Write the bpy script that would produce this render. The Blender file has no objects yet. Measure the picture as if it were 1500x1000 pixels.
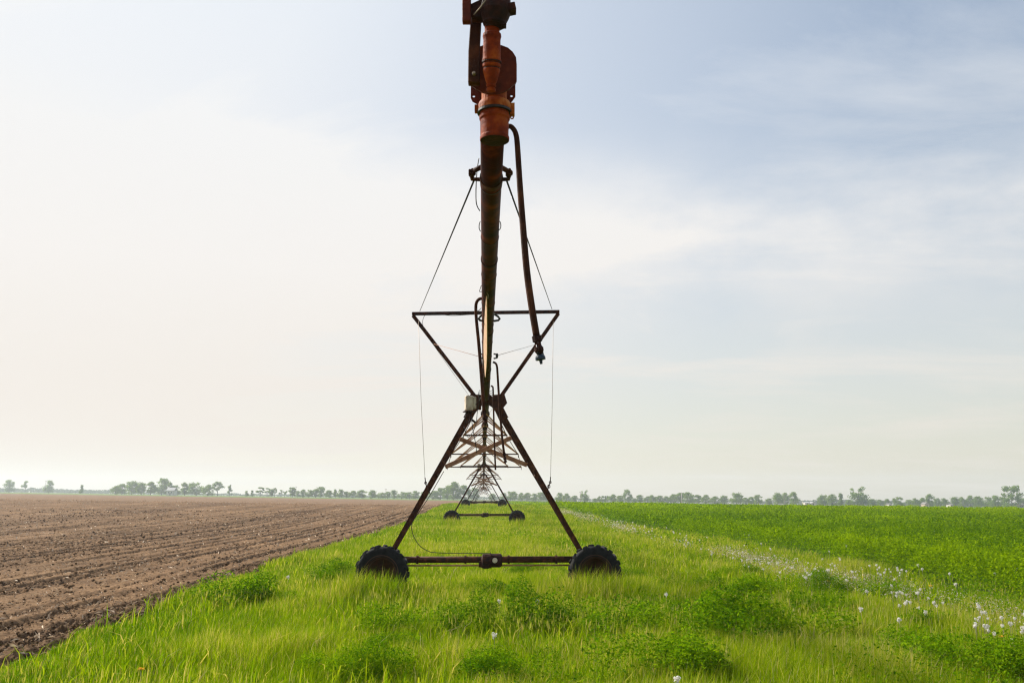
import bpy, bmesh, math, random
import numpy as np
from mathutils import Vector, Matrix, Quaternion

random.seed(7)
rng = np.random.default_rng(11)
R = math.radians
scene = bpy.context.scene
COL = scene.collection

# ------------------------------------------------------------------ camera geometry
F = 1300.0                    # focal length in pixels of a 1500 px wide picture
PITCH = R(10.08)
EYE = 1.92
CP, SP = math.cos(PITCH), math.sin(PITCH)


def ray(px, py):
    a = (px - 750.0) / F
    b = (500.0 - py) / F
    return Vector((a, CP - b * SP, SP + b * CP))


def P(px, py, Y):
    """Point seen at pixel (px, py) of the 1500x1000 photograph at the distance Y."""
    d = ray(px, py)
    t = Y / d.y
    return Vector((d.x * t, Y, EYE + d.z * t))


# ------------------------------------------------------------------ terrain
_TY = np.array([-50, 0, 22, 56, 100, 120, 145, 200, 400, 700, 4000], float)
_TZ = np.array([0, 0, 0.0, 0.16, 0.82, 1.1, 0.5, 0.35, 0.6, 0.9, 0.9], float)
_yy = np.linspace(-50, 4000, 8101)
_zz = np.interp(_yy, _TY, _TZ)
_k = np.hanning(41)
_k /= _k.sum()
_zz = np.convolve(np.pad(_zz, 20, mode='edge'), _k, mode='valid')


def sstep(a, b, x):
    t = np.clip((np.asarray(x, float) - a) / (b - a), 0, 1)
    return t * t * (3 - 2 * t)


def H(x, y):
    x = np.asarray(x, float)
    y = np.asarray(y, float)
    return np.interp(y, _yy, _zz) - 0.0155 * x * sstep(30, 150, y)


def h1(x, y):
    return float(H(x, y))


def G(px, py, dz=0.0):
    """Ground point seen at a pixel."""
    d = ray(px, py)
    lo = None
    Y = 6.0
    while Y < 900:
        p = P(px, py, Y)
        if p.z <= h1(p.x, Y) + dz:
            return Vector((p.x, Y, h1(p.x, Y)))
        Y *= 1.004
    p = P(px, py, 900)
    return Vector((p.x, 900, h1(p.x, 900)))


# edges of the grass strip
def xL(y):
    return np.interp(y, [0, 8, 10.4, 27, 51, 100, 150, 300, 700], [-4.9, -5.3, -5.6, -6.6, -7.0, -8.2, -9.9, -14.8, -28])


def xC(y):
    return np.interp(y, [0, 15, 22, 38, 62, 100, 150, 300, 700], [9.2, 9.2, 9.1, 8.4, 7.2, 5.6, 4.2, -0.6, -13])


def xB(y):
    return np.interp(y, [0, 11, 16.7, 35, 75, 100, 150], [7.2, 7.2, 7.15, 6.75, 5.5, 4.6, 3.2])


# ------------------------------------------------------------------ noise
def _hash(ix, iy, seed):
    n = (ix.astype(np.int64) * 374761393 + iy.astype(np.int64) * 668265263 + seed * 1442695041) & 0xFFFFFFFF
    n = ((n ^ (n >> 13)) * 1274126177) & 0xFFFFFFFF
    n = n ^ (n >> 16)
    return (n & 0xFFFFFF) / float(0xFFFFFF)


def vnoise(x, y, seed=0):
    x = np.asarray(x, float)
    y = np.asarray(y, float)
    ix = np.floor(x)
    iy = np.floor(y)
    fx = x - ix
    fy = y - iy
    fx = fx * fx * (3 - 2 * fx)
    fy = fy * fy * (3 - 2 * fy)
    a = _hash(ix, iy, seed)
    b = _hash(ix + 1, iy, seed)
    c = _hash(ix, iy + 1, seed)
    d = _hash(ix + 1, iy + 1, seed)
    return (a * (1 - fx) + b * fx) * (1 - fy) + (c * (1 - fx) + d * fx) * fy


def fbm(x, y, seed=0, octv=4):
    s = 0
    amp = 0.5
    tot = 0
    for o in range(octv):
        s = s + amp * vnoise(x * 2 ** o + 17.3 * o, y * 2 ** o - 9.1 * o, seed + o)
        tot += amp
        amp *= 0.5
    return s / tot


# ------------------------------------------------------------------ object helpers
WORLD_ORIGIN = {}


def tag(o, label=None, cat=None, group=None, kind=None):
    if label:
        o['label'] = label
    if cat:
        o['category'] = cat
    if group:
        o['group'] = group
    if kind:
        o['kind'] = kind
    return o


def empty(name, loc):
    o = bpy.data.objects.new(name, None)
    o.empty_display_size = 0.2
    o.location = loc
    COL.objects.link(o)
    WORLD_ORIGIN[o.name] = Vector(loc)
    return o


class MB:
    def __init__(self):
        self.v = []
        self.f = []
        self.m = []
        self.s = []

    def add(self, verts, faces, mat=0, smooth=False):
        o = len(self.v)
        self.v += [Vector(p) for p in verts]
        for f in faces:
            self.f.append([i + o for i in f])
            self.m.append(mat)
            self.s.append(smooth)
        return self

    def obox(self, c, ax, ay, az, mat=0):
        """Box with centre c and half-axis vectors, edges slightly chamfered by construction-free bevel later."""
        c, ax, ay, az = Vector(c), Vector(ax), Vector(ay), Vector(az)
        vs = [c + sx * ax + sy * ay + sz * az for sx in (-1, 1) for sy in (-1, 1) for sz in (-1, 1)]
        fs = [(0, 1, 3, 2), (4, 6, 7, 5), (0, 4, 5, 1), (2, 3, 7, 6), (0, 2, 6, 4), (1, 5, 7, 3)]
        return self.add(vs, fs, mat)

    def box(self, c, sx, sy, sz, mat=0):
        return self.obox(c, (sx / 2, 0, 0), (0, sy / 2, 0), (0, 0, sz / 2), mat)

    def beam(self, a, b, w, d, up=(0, 1, 0), mat=0, angle=False):
        """Rectangular bar from a to b, width w across, depth d along up. angle=True: L section."""
        a, b = Vector(a), Vector(b)
        t = (b - a)
        L = t.length
        t.normalize()
        u = Vector(up)
        u = (u - t * u.dot(t)).normalized()
        s = t.cross(u)
        c = (a + b) / 2
        if not angle:
            return self.obox(c, t * L / 2, u * d / 2, s * w / 2, mat)
        th = 0.012
        self.obox(c + u * (-d / 2 + th / 2), t * L / 2, u * th / 2, s * w / 2, mat)
        self.obox(c + s * (w / 2 - th / 2) + u * th / 2, t * L / 2, u * (d - th) / 2, s * th / 2, mat)
        return self

    def tube(self, pts, r, n=10, mat=0, caps=True):
        pts = [Vector(p) for p in pts]
        rs = r if isinstance(r, (list, tuple)) else [r] * len(pts)
        t0 = (pts[1] - pts[0]).normalized()
        ref = Vector((0, 0, 1)) if abs(t0.z) < 0.9 else Vector((1, 0, 0))
        u = t0.cross(ref).normalized()
        rings = []
        for i, p in enumerate(pts):
            if i == 0:
                t = pts[1] - pts[0]
            elif i == len(pts) - 1:
                t = pts[-1] - pts[-2]
            else:
                t = (pts[i + 1] - p).normalized() + (p - pts[i - 1]).normalized()
            t.normalize()
            u = (u - t * u.dot(t)).normalized()
            w = t.cross(u)
            rings.append([p + rs[i] * (math.cos(2 * math.pi * k / n) * u + math.sin(2 * math.pi * k / n) * w) for k in range(n)])
        vs = [q for ring in rings for q in ring]
        fs = []
        for i in range(len(pts) - 1):
            for k in range(n):
                k2 = (k + 1) % n
                fs.append((i * n + k, i * n + k2, (i + 1) * n + k2, (i + 1) * n + k))
        self.add(vs, fs, mat, True)
        if caps:
            o = len(self.v) - len(vs)
            for ring, rev in ((0, True), (len(pts) - 1, False)):
                idx = [o + ring * n + k for k in range(n)]
                self.f.append(idx[::-1] if rev else idx)
                self.m.append(mat)
                self.s.append(False)
        return self

    def lathe(self, a, b, prof, n=20, mat=0):
        """prof: list of (t, r) from a to b."""
        a, b = Vector(a), Vector(b)
        pts = [a + (b - a) * t for t, r in prof]
        # the profile may step, so build rings directly
        t = (b - a).normalized()
        ref = Vector((0, 0, 1)) if abs(t.z) < 0.9 else Vector((1, 0, 0))
        u = t.cross(ref).normalized()
        w = t.cross(u)
        vs = []
        for p, (_, r) in zip(pts, prof):
            vs += [p + r * (math.cos(2 * math.pi * k / n) * u + math.sin(2 * math.pi * k / n) * w) for k in range(n)]
        fs = []
        for i in range(len(pts) - 1):
            for k in range(n):
                k2 = (k + 1) % n
                fs.append((i * n + k, (i + 1) * n + k, (i + 1) * n + k2, i * n + k2))
        fs.append([k for k in range(n)])
        fs.append([(len(pts) - 1) * n + k for k in range(n)][::-1])
        return self.add(vs, fs, mat, False)

    def plate(self, outline, thick, holes=(), mat=0):
        """Vertical plate from a world outline (all at one distance), extruded along +Y. holes: list of (centre, radius)."""
        bm = bmesh.new()
        loops = [[Vector(p) for p in outline]]
        for c, r in holes:
            c = Vector(c)
            loops.append([c + Vector((r * math.cos(2 * math.pi * k / 10), 0, r * math.sin(2 * math.pi * k / 10))) for k in range(10)])
        edges = []
        for lp in loops:
            vs = [bm.verts.new(p) for p in lp]
            for i in range(len(vs)):
                edges.append(bm.edges.new((vs[i], vs[(i + 1) % len(vs)])))
        bmesh.ops.triangle_fill(bm, use_beauty=True, edges=edges)
        ret = bmesh.ops.extrude_face_region(bm, geom=bm.faces[:])
        bmesh.ops.translate(bm, verts=[g for g in ret['geom'] if isinstance(g, bmesh.types.BMVert)], vec=(0, thick, 0))
        bmesh.ops.recalc_face_normals(bm, faces=bm.faces[:])
        bm.verts.index_update()
        self.add([v.co.copy() for v in bm.verts], [[v.index for v in f.verts] for f in bm.faces], mat)
        bm.free()
        return self

    def mesh(self, name, mats, origin=(0, 0, 0)):
        o = Vector(origin)
        me = bpy.data.meshes.new(name)
        me.from_pydata([tuple(p - o) for p in self.v], [], self.f)
        for m in (mats if isinstance(mats, (list, tuple)) else [mats]):
            me.materials.append(m)
        me.polygons.foreach_set('material_index', self.m)
        me.polygons.foreach_set('use_smooth', self.s)
        me.update()
        return me

    def build(self, name, mats, parent=None, origin=None, bevel=0.0):
        if origin is None:
            origin = self.v[0] if parent is None else sum(self.v, Vector()) / len(self.v)
        origin = Vector(origin)
        me = self.mesh(name, mats, origin)
        if bevel:
            bm = bmesh.new()
            bm.from_mesh(me)
            es = [e for e in bm.edges if len(e.link_faces) == 2 and e.calc_face_angle(0) > 0.6]
            bmesh.ops.bevel(bm, geom=es, offset=bevel, segments=1, affect='EDGES')
            bm.to_mesh(me)
            bm.free()
        return link(name, me, origin, parent)


def link(name, me, origin, parent=None):
    o = bpy.data.objects.new(name, me)
    COL.objects.link(o)
    WORLD_ORIGIN[o.name] = Vector(origin)
    if parent is not None:
        o.parent = parent
        o.location = Vector(origin) - WORLD_ORIGIN[parent.name]
    else:
        o.location = origin
    return o


def np_mesh(name, verts, tris, mat, tint=None, smooth=False):
    me = bpy.data.meshes.new(name)
    nv, nt = len(verts), len(tris)
    k = tris.shape[1]
    me.vertices.add(nv)
    me.vertices.foreach_set('co', np.ascontiguousarray(verts, np.float32).ravel())
    me.loops.add(nt * k)
    me.loops.foreach_set('vertex_index', np.ascontiguousarray(tris, np.int32).ravel())
    me.polygons.add(nt)
    me.polygons.foreach_set('loop_start', np.arange(0, nt * k, k, dtype=np.int32))
    me.polygons.foreach_set('loop_total', np.full(nt, k, np.int32))
    if smooth:
        me.polygons.foreach_set('use_smooth', np.ones(nt, bool))
    if tint is not None:
        at = me.attributes.new('tint', 'FLOAT', 'POINT')
        at.data.foreach_set('value', np.ascontiguousarray(tint, np.float32))
    me.materials.append(mat)
    me.update(calc_edges=True)
    return me


# ------------------------------------------------------------------ materials
def new_mat(name):
    m = bpy.data.materials.new(name)
    m.use_nodes = True
    nt = m.node_tree
    nt.nodes.clear()
    out = nt.nodes.new('ShaderNodeOutputMaterial')
    return m, nt, out


def ramp(nt, fac, stops):
    r = nt.nodes.new('ShaderNodeValToRGB')
    el = r.color_ramp.elements
    while len(el) > 1:
        el.remove(el[-1])
    el[0].position = stops[0][0]
    el[0].color = (*stops[0][1], 1)
    for p, c in stops[1:]:
        e = el.new(p)
        e.color = (*c, 1)
    nt.links.new(fac, r.inputs[0])
    return r.outputs[0]


def noise(nt, scale, detail=4, rough=0.6, coord='Object', stretch=None):
    tc = nt.nodes.new('ShaderNodeTexCoord')
    n = nt.nodes.new('ShaderNodeTexNoise')
    n.inputs['Scale'].default_value = scale
    n.inputs['Detail'].default_value = detail
    n.inputs['Roughness'].default_value = rough
    src = tc.outputs[coord]
    if stretch:
        mp = nt.nodes.new('ShaderNodeMapping')
        mp.inputs['Scale'].default_value = stretch
        nt.links.new(src, mp.inputs[0])
        src = mp.outputs[0]
    nt.links.new(src, n.inputs['Vector'])
    return n.outputs['Fac']


def mat_noise(name, stops, scale, rough=0.7, metallic=0.0, bump=0.0, bscale=None, detail=5, spec=0.3):
    m, nt, out = new_mat(name)
    b = nt.nodes.new('ShaderNodeBsdfPrincipled')
    f = noise(nt, scale, detail)
    nt.links.new(ramp(nt, f, stops), b.inputs['Base Color'])
    b.inputs['Roughness'].default_value = rough
    b.inputs['Metallic'].default_value = metallic
    b.inputs['Specular IOR Level'].default_value = spec
    if bump:
        bp = nt.nodes.new('ShaderNodeBump')
        bp.inputs['Strength'].default_value = bump
        bp.inputs['Distance'].default_value = 0.02
        nt.links.new(noise(nt, bscale or scale * 3, 5), bp.inputs['Height'])
        nt.links.new(bp.outputs[0], b.inputs['Normal'])
    nt.links.new(b.outputs[0], out.inputs[0])
    return m


def mat_leaf(name, stops, trans=0.5, gloss=0.06, glow=(1.2, 1.2, 0.3)):
    """Leaf: colour from the per-leaf tint, light passes through it."""
    m, nt, out = new_mat(name)
    at = nt.nodes.new('ShaderNodeAttribute')
    at.attribute_name = 'tint'
    col = ramp(nt, at.outputs['Fac'], stops)
    d = nt.nodes.new('ShaderNodeBsdfDiffuse')
    t = nt.nodes.new('ShaderNodeBsdfTranslucent')
    nt.links.new(col, d.inputs[0])
    mu = nt.nodes.new('ShaderNodeMix')
    mu.data_type = 'RGBA'
    mu.blend_type = 'MULTIPLY'
    mu.inputs[0].default_value = 1.0
    nt.links.new(col, mu.inputs[6])
    mu.inputs[7].default_value = (*glow, 1)
    nt.links.new(mu.outputs[2], t.inputs[0])
    mx = nt.nodes.new('ShaderNodeMixShader')
    mx.inputs[0].default_value = trans
    nt.links.new(d.outputs[0], mx.inputs[1])
    nt.links.new(t.outputs[0], mx.inputs[2])
    if not gloss:
        nt.links.new(mx.outputs[0], out.inputs[0])
        return m
    g = nt.nodes.new('ShaderNodeBsdfGlossy')
    g.inputs['Roughness'].default_value = 0.45
    g.inputs[0].default_value = (1, 1, 1, 1)
    m2 = nt.nodes.new('ShaderNodeMixShader')
    m2.inputs[0].default_value = gloss
    nt.links.new(mx.outputs[0], m2.inputs[1])
    nt.links.new(g.outputs[0], m2.inputs[2])
    nt.links.new(m2.outputs[0], out.inputs[0])
    return m


M = {}
M['rust'] = mat_noise('rusty_steel', [(0.3, (0.018, 0.006, 0.003)), (0.5, (0.05, 0.014, 0.005)), (0.68, (0.11, 0.036, 0.013)), (0.84, (0.26, 0.14, 0.08))], 9, 0.7, 0.0, 0.35, 60, spec=0.15)
M['pipe'] = mat_noise('weathered_pipe_paint', [(0.3, (0.014, 0.002, 0.001)), (0.52, (0.05, 0.005, 0.0015)), (0.7, (0.16, 0.026, 0.005)), (0.86, (0.34, 0.15, 0.06))], 6, 0.62, 0.0, 0.25, 40, spec=0.12)
M['orange'] = mat_noise('faded_orange_red_paint', [(0.3, (0.07, 0.008, 0.002)), (0.5, (0.21, 0.027, 0.003)), (0.68, (0.36, 0.07, 0.008)), (0.84, (0.46, 0.2, 0.08))], 11, 0.65, 0.0, 0.25, 70, spec=0.1)
M['worn'] = mat_noise('worn_orange_paint', [(0.3, (0.15, 0.024, 0.003)), (0.5, (0.33, 0.07, 0.008)), (0.7, (0.56, 0.22, 0.05))], 13, 0.6, 0.0, 0.25, 70, spec=0.1)
M['darkred'] = mat_noise('dark_red_paint', [(0.3, (0.05, 0.008, 0.003)), (0.55, (0.12, 0.018, 0.005)), (0.75, (0.2, 0.045, 0.012))], 12, 0.6, 0.0, 0.25, 70, spec=0.15)
M['darkmetal'] = mat_noise('dark_greased_steel', [(0.35, (0.012, 0.005, 0.004)), (0.6, (0.04, 0.01, 0.005)), (0.78, (0.11, 0.03, 0.01))], 14, 0.65, 0.0, 0.3, 60, spec=0.15)
M['galv'] = mat_noise('weathered_galvanised_rod', [(0.35, (0.14, 0.1, 0.07)), (0.6, (0.3, 0.24, 0.18)), (0.8, (0.42, 0.36, 0.3))], 8, 0.5, 0.5)
M['tan'] = mat_noise('sunlit_tan_sliver', [(0.35, (0.66, 0.42, 0.27)), (0.65, (0.8, 0.56, 0.38))], 8, 0.7)  # sunlit side of the pipe put into a pale tan
M['brace'] = mat_noise('chalky_pink_brown_brace', [(0.3, (0.16, 0.065, 0.035)), (0.55, (0.34, 0.16, 0.085)), (0.75, (0.52, 0.3, 0.18))], 7, 0.6, 0.1, 0.2, 50)
M['strut'] = mat_noise('sunlit_rust_strut', [(0.3, (0.24, 0.09, 0.04)), (0.5, (0.48, 0.22, 0.11)), (0.72, (0.66, 0.4, 0.24))], 5, 0.6, 0.0, 0.2, 50)  # sunlit orange of the struts put into a lighter base
M['rubber'] = mat_noise('dusty_black_rubber', [(0.35, (0.007, 0.007, 0.008)), (0.6, (0.015, 0.015, 0.016)), (0.82, (0.05, 0.046, 0.04))], 9, 0.75, 0.0, 0.2, 60, spec=0.1)
M['lug'] = mat_noise('dusty_tread_lugs', [(0.35, (0.01, 0.01, 0.011)), (0.6, (0.024, 0.023, 0.022)), (0.82, (0.075, 0.066, 0.054))], 12, 0.75, 0.0, 0.2, 60, spec=0.12)
M['rim'] = mat_noise('rusty_wheel_rim', [(0.3, (0.02, 0.007, 0.003)), (0.6, (0.06, 0.018, 0.006)), (0.85, (0.13, 0.045, 0.015))], 8, 0.7, 0.0)
M['boxpaint'] = mat_noise('stained_cream_box', [(0.3, (0.26, 0.17, 0.1)), (0.47, (0.55, 0.47, 0.36)), (0.75, (0.68, 0.62, 0.51))], 9, 0.6)
M['cable'] = mat_noise('black_cable_sheath', [(0.4, (0.015, 0.014, 0.014)), (0.7, (0.04, 0.035, 0.03))], 12, 0.5)
M['blue'] = mat_noise('blue_plastic', [(0.4, (0.008, 0.02, 0.035)), (0.7, (0.02, 0.045, 0.07))], 30, 0.4)
M['wood'] = mat_noise('grey_pole_wood', [(0.35, (0.16, 0.12, 0.09)), (0.7, (0.3, 0.25, 0.2))], 2, 0.8)
M['palewood'] = mat_noise('pale_bleached_pole', [(0.35, (0.5, 0.45, 0.38)), (0.7, (0.66, 0.6, 0.52))], 2, 0.8)
M['bark'] = mat_noise('grey_brown_bark', [(0.35, (0.06, 0.045, 0.032)), (0.7, (0.14, 0.11, 0.085))], 3, 0.9)
M['white'] = mat_noise('white_siding', [(0.35, (0.42, 0.40, 0.37)), (0.7, (0.56, 0.54, 0.5))], 1.5, 0.6)
M['cream'] = mat_noise('cream_siding', [(0.35, (0.36, 0.28, 0.2)), (0.7, (0.46, 0.38, 0.28))], 1.5, 0.6)
M['roof'] = mat_noise('grey_shingle_roof', [(0.35, (0.14, 0.13, 0.13)), (0.7, (0.24, 0.22, 0.21))], 2, 0.8)
M['tinroof'] = mat_noise('pale_tin_roof', [(0.35, (0.3, 0.3, 0.3)), (0.7, (0.42, 0.42, 0.42))], 2, 0.45)
M['glass'] = mat_noise('dark_window_glass', [(0.4, (0.02, 0.025, 0.03)), (0.7, (0.05, 0.055, 0.06))], 2, 0.15)
M['puff'] = mat_leaf('white_seed_fluff', [(0, (0.68, 0.66, 0.61)), (1, (0.82, 0.8, 0.76))], 0.45, 0.02, (1, 1, 1))
M['stem'] = mat_noise('pale_green_stalk', [(0.4, (0.16, 0.18, 0.05)), (0.7, (0.26, 0.24, 0.1))], 8, 0.6)
M['petal'] = mat_leaf('yellow_petals', [(0, (0.75, 0.42, 0.02)), (1, (0.8, 0.5, 0.03))], 0.3, 0.02, (1, 1, 1))
M['grass'] = mat_leaf('grass_blade', [(0.0, (0.045, 0.135, 0.003)), (0.35, (0.145, 0.25, 0.004)), (0.7, (0.25, 0.33, 0.006)), (0.88, (0.33, 0.36, 0.05)), (1.0, (0.52, 0.43, 0.25))], 0.5, 0.0)
M['withered'] = mat_leaf('withered_fluff', [(0.0, (0.22, 0.15, 0.09)), (0.6, (0.46, 0.36, 0.26)), (1.0, (0.78, 0.72, 0.66))], 0.4, 0.0, (1, 1, 1))
M['crop'] = mat_leaf('crop_leaf', [(0.0, (0.035, 0.095, 0.002)), (0.5, (0.115, 0.215, 0.003)), (1.0, (0.25, 0.36, 0.006))], 0.45, 0.0)
M['weed'] = mat_leaf('weed_leaf', [(0.0, (0.035, 0.11, 0.003)), (0.5, (0.095, 0.21, 0.004)), (1.0, (0.23, 0.35, 0.008))], 0.45, 0.0)
M['tree'] = mat_leaf('tree_leaf', [(0.0, (0.08, 0.145, 0.018)), (0.5, (0.15, 0.24, 0.03)), (1.0, (0.25, 0.34, 0.05))], 0.45, 0.0)
M['woods'] = mat_leaf('woodland_leaf', [(0.0, (0.04, 0.06, 0.03)), (1.0, (0.09, 0.11, 0.05))], 0.3, 0.0)
M['straw'] = mat_leaf('bleached_residue', [(0.0, (0.26, 0.17, 0.10)), (0.55, (0.44, 0.32, 0.21)), (1.0, (0.66, 0.54, 0.40))], 0.15, 0.02, (1, 1, 1))


def mat_soil():
    m, nt, out = new_mat('tilled_soil')
    b = nt.nodes.new('ShaderNodeBsdfPrincipled')
    b.inputs['Roughness'].default_value = 0.95
    b.inputs['Specular IOR Level'].default_value = 0.1
    f1 = noise(nt, 0.35, 5, 0.65)
    f2 = noise(nt, 9, 5, 0.7)
    mixv = nt.nodes.new('ShaderNodeMath')
    mixv.operation = 'MULTIPLY_ADD'
    nt.links.new(f2, mixv.inputs[0])
    mixv.inputs[1].default_value = 0.6
    sc = nt.nodes.new('ShaderNodeMath')
    sc.operation = 'MULTIPLY'
    sc.inputs[1].default_value = 0.4
    nt.links.new(f1, sc.inputs[0])
    nt.links.new(sc.outputs[0], mixv.inputs[2])
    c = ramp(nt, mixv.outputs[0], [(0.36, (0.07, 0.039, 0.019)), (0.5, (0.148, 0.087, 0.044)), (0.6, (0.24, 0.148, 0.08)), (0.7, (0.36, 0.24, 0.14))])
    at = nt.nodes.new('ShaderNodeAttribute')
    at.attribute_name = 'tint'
    furrow_shade_col = ramp(nt, at.outputs['Fac'], [(0.0, (1.08, 1.06, 1.02)), (0.5, (0.8, 0.78, 0.76)), (1.0, (0.46, 0.43, 0.4))])  # darkens the furrows: shade and moist soil in one tint
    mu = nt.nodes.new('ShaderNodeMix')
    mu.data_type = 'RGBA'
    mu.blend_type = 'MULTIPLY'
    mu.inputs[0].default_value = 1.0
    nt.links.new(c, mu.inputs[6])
    nt.links.new(furrow_shade_col, mu.inputs[7])
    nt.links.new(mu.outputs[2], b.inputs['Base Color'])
    bp = nt.nodes.new('ShaderNodeBump')
    bp.inputs['Strength'].default_value = 0.9
    bp.inputs['Distance'].default_value = 0.03
    nt.links.new(noise(nt, 22, 6, 0.7), bp.inputs['Height'])
    nt.links.new(bp.outputs[0], b.inputs['Normal'])
    nt.links.new(b.outputs[0], out.inputs[0])
    return m


M['soil'] = mat_soil()
M['turf'] = mat_noise('turf_base', [(0.3, (0.05, 0.065, 0.012)), (0.5, (0.1, 0.12, 0.016)), (0.7, (0.16, 0.16, 0.03))], 1.2, 0.95, 0, 0.8, 6, spec=0.05)
M['cropground'] = mat_noise('shaded_crop_green', [(0.3, (0.025, 0.05, 0.002)), (0.5, (0.045, 0.09, 0.003)), (0.7, (0.07, 0.125, 0.004))], 0.8, 0.95, 0, 1.0, 4, spec=0.05)  # shade on the soil between the leaves put into a dark green
M['meadow'] = mat_noise('far_meadow_grass', [(0.3, (0.08, 0.14, 0.02)), (0.7, (0.14, 0.19, 0.035))], 0.02, 0.95, spec=0.05)
M['base'] = mat_noise('open_ground', [(0.3, (0.1, 0.1, 0.045)), (0.7, (0.16, 0.14, 0.07))], 0.01, 0.95, spec=0.05)
M['stubble'] = mat_noise('pale_stubble', [(0.3, (0.4, 0.29, 0.21)), (0.7, (0.52, 0.4, 0.31))], 0.03, 0.95, spec=0.05)
M['track'] = mat_noise('dry_track', [(0.3, (0.24, 0.2, 0.12)), (0.7, (0.36, 0.29, 0.19))], 0.1, 0.95, spec=0.05)

# ------------------------------------------------------------------ world, sun, camera
SUN_AZ = R(-58)        # measured from +Y towards +X
SUN_EL = R(38)
world = bpy.data.worlds.new('World')
scene.world = world
world.use_nodes = True
nt = world.node_tree
nt.nodes.clear()
wo = nt.nodes.new('ShaderNodeOutputWorld')
bg = nt.nodes.new('ShaderNodeBackground')
sky = nt.nodes.new('ShaderNodeTexSky')
sky.sky_type = 'NISHITA'
sky.sun_disc = False
sky.sun_elevation = SUN_EL
sky.sun_rotation = SUN_AZ
sky.altitude = 200
sky.air_density = 1.35
sky.dust_density = 0.9
sky.ozone_density = 2.5
bg.inputs['Strength'].default_value = 0.080
# thin high cloud: noise on the direction projected on a high flat layer
tc = nt.nodes.new('ShaderNodeTexCoord')
sep = nt.nodes.new('ShaderNodeSeparateXYZ')
nt.links.new(tc.outputs['Generated'], sep.inputs[0])
mz = nt.nodes.new('ShaderNodeMath')
mz.operation = 'ADD'
mz.inputs[1].default_value = 0.12
nt.links.new(sep.outputs['Z'], mz.inputs[0])
comb = nt.nodes.new('ShaderNodeCombineXYZ')
for ax in 'XY':
    dv = nt.nodes.new('ShaderNodeMath')
    dv.operation = 'DIVIDE'
    nt.links.new(sep.outputs[ax], dv.inputs[0])
    nt.links.new(mz.outputs[0], dv.inputs[1])
    nt.links.new(dv.outputs[0], comb.inputs[ax])
cn = nt.nodes.new('ShaderNodeTexNoise')
cn.inputs['Scale'].default_value = 1.3
cn.inputs['Detail'].default_value = 9
cn.inputs['Roughness'].default_value = 0.62
cn.inputs['Distortion'].default_value = 0.5
mp = nt.nodes.new('ShaderNodeMapping')
mp.inputs['Location'].default_value = (3.1, 0.7, 0)
mp.inputs['Scale'].default_value = (0.55, 1.0, 1.0)
nt.links.new(comb.outputs[0], mp.inputs[0])
nt.links.new(mp.outputs[0], cn.inputs['Vector'])
cr = ramp(nt, cn.outputs['Fac'], [(0.48, (0.0, 0.0, 0.0)), (0.74, (0.34, 0.34, 0.34))])
# milky veil of thin cloud and dust: strongest round the sun and low over the horizon
dp = nt.nodes.new('ShaderNodeVectorMath')
dp.operation = 'DOT_PRODUCT'
nt.links.new(tc.outputs['Generated'], dp.inputs[0])
dp.inputs[1].default_value = (math.sin(SUN_AZ) * math.cos(SUN_EL), math.cos(SUN_AZ) * math.cos(SUN_EL), math.sin(SUN_EL))
aur = ramp(nt, dp.outputs['Value'], [(0.0, (0.12, 0.12, 0.12)), (0.36, (0.19, 0.19, 0.19)), (0.64, (0.50, 0.50, 0.50)), (0.8, (0.82, 0.82, 0.82)), (1.0, (0.95, 0.95, 0.95))])
low = ramp(nt, sep.outputs['Z'], [(0.0, (0.45, 0.45, 0.45)), (0.15, (0.42, 0.42, 0.42)), (0.42, (0.06, 0.06, 0.06)), (0.6, (0.0, 0.0, 0.0))])
ad1 = nt.nodes.new('ShaderNodeMath')
ad1.operation = 'ADD'
nt.links.new(aur, ad1.inputs[0])
nt.links.new(low, ad1.inputs[1])
ad2 = nt.nodes.new('ShaderNodeMath')
ad2.operation = 'ADD'
ad2.use_clamp = True
nt.links.new(ad1.outputs[0], ad2.inputs[0])
nt.links.new(cr, ad2.inputs[1])
# a soft bank of cloud at middle height
bank = ramp(nt, sep.outputs['Z'], [(0.17, (0, 0, 0)), (0.27, (1, 1, 1)), (0.31, (0.8, 0.8, 0.8)), (0.40, (0, 0, 0))])
bn = nt.nodes.new('ShaderNodeTexNoise')
bn.inputs['Scale'].default_value = 2.6
bn.inputs['Detail'].default_value = 8
bn.inputs['Roughness'].default_value = 0.6
bmp = nt.nodes.new('ShaderNodeMapping')
bmp.inputs['Location'].default_value = (0.6, 0.3, 0)
bmp.inputs['Scale'].default_value = (1.0, 1.0, 2.2)
nt.links.new(tc.outputs['Generated'], bmp.inputs[0])
nt.links.new(bmp.outputs[0], bn.inputs['Vector'])
bfac = ramp(nt, bn.outputs['Fac'], [(0.38, (0, 0, 0)), (0.62, (0.5, 0.5, 0.5))])
bmul = nt.nodes.new('ShaderNodeMath')
bmul.operation = 'MULTIPLY'
nt.links.new(bank, bmul.inputs[0])
nt.links.new(bfac, bmul.inputs[1])
ad3 = nt.nodes.new('ShaderNodeMath')
ad3.operation = 'ADD'
ad3.use_clamp = True
nt.links.new(ad2.outputs[0], ad3.inputs[0])
nt.links.new(bmul.outputs[0], ad3.inputs[1])
cr = ad3.outputs[0]
cmix = nt.nodes.new('ShaderNodeMix')
cmix.data_type = 'RGBA'
nt.links.new(cr, cmix.inputs[0])
nt.links.new(sky.outputs[0], cmix.inputs[6])
vc = ramp(nt, sep.outputs['Z'], [(0.0, (6.5 / 10, 5.85 / 10, 5.1 / 10)), (0.25, (7.2 / 10, 6.95 / 10, 6.7 / 10)), (0.5, (7.1 / 10, 7.3 / 10, 7.5 / 10))])
vs_ = nt.nodes.new('ShaderNodeVectorMath')
vs_.operation = 'SCALE'
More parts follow.
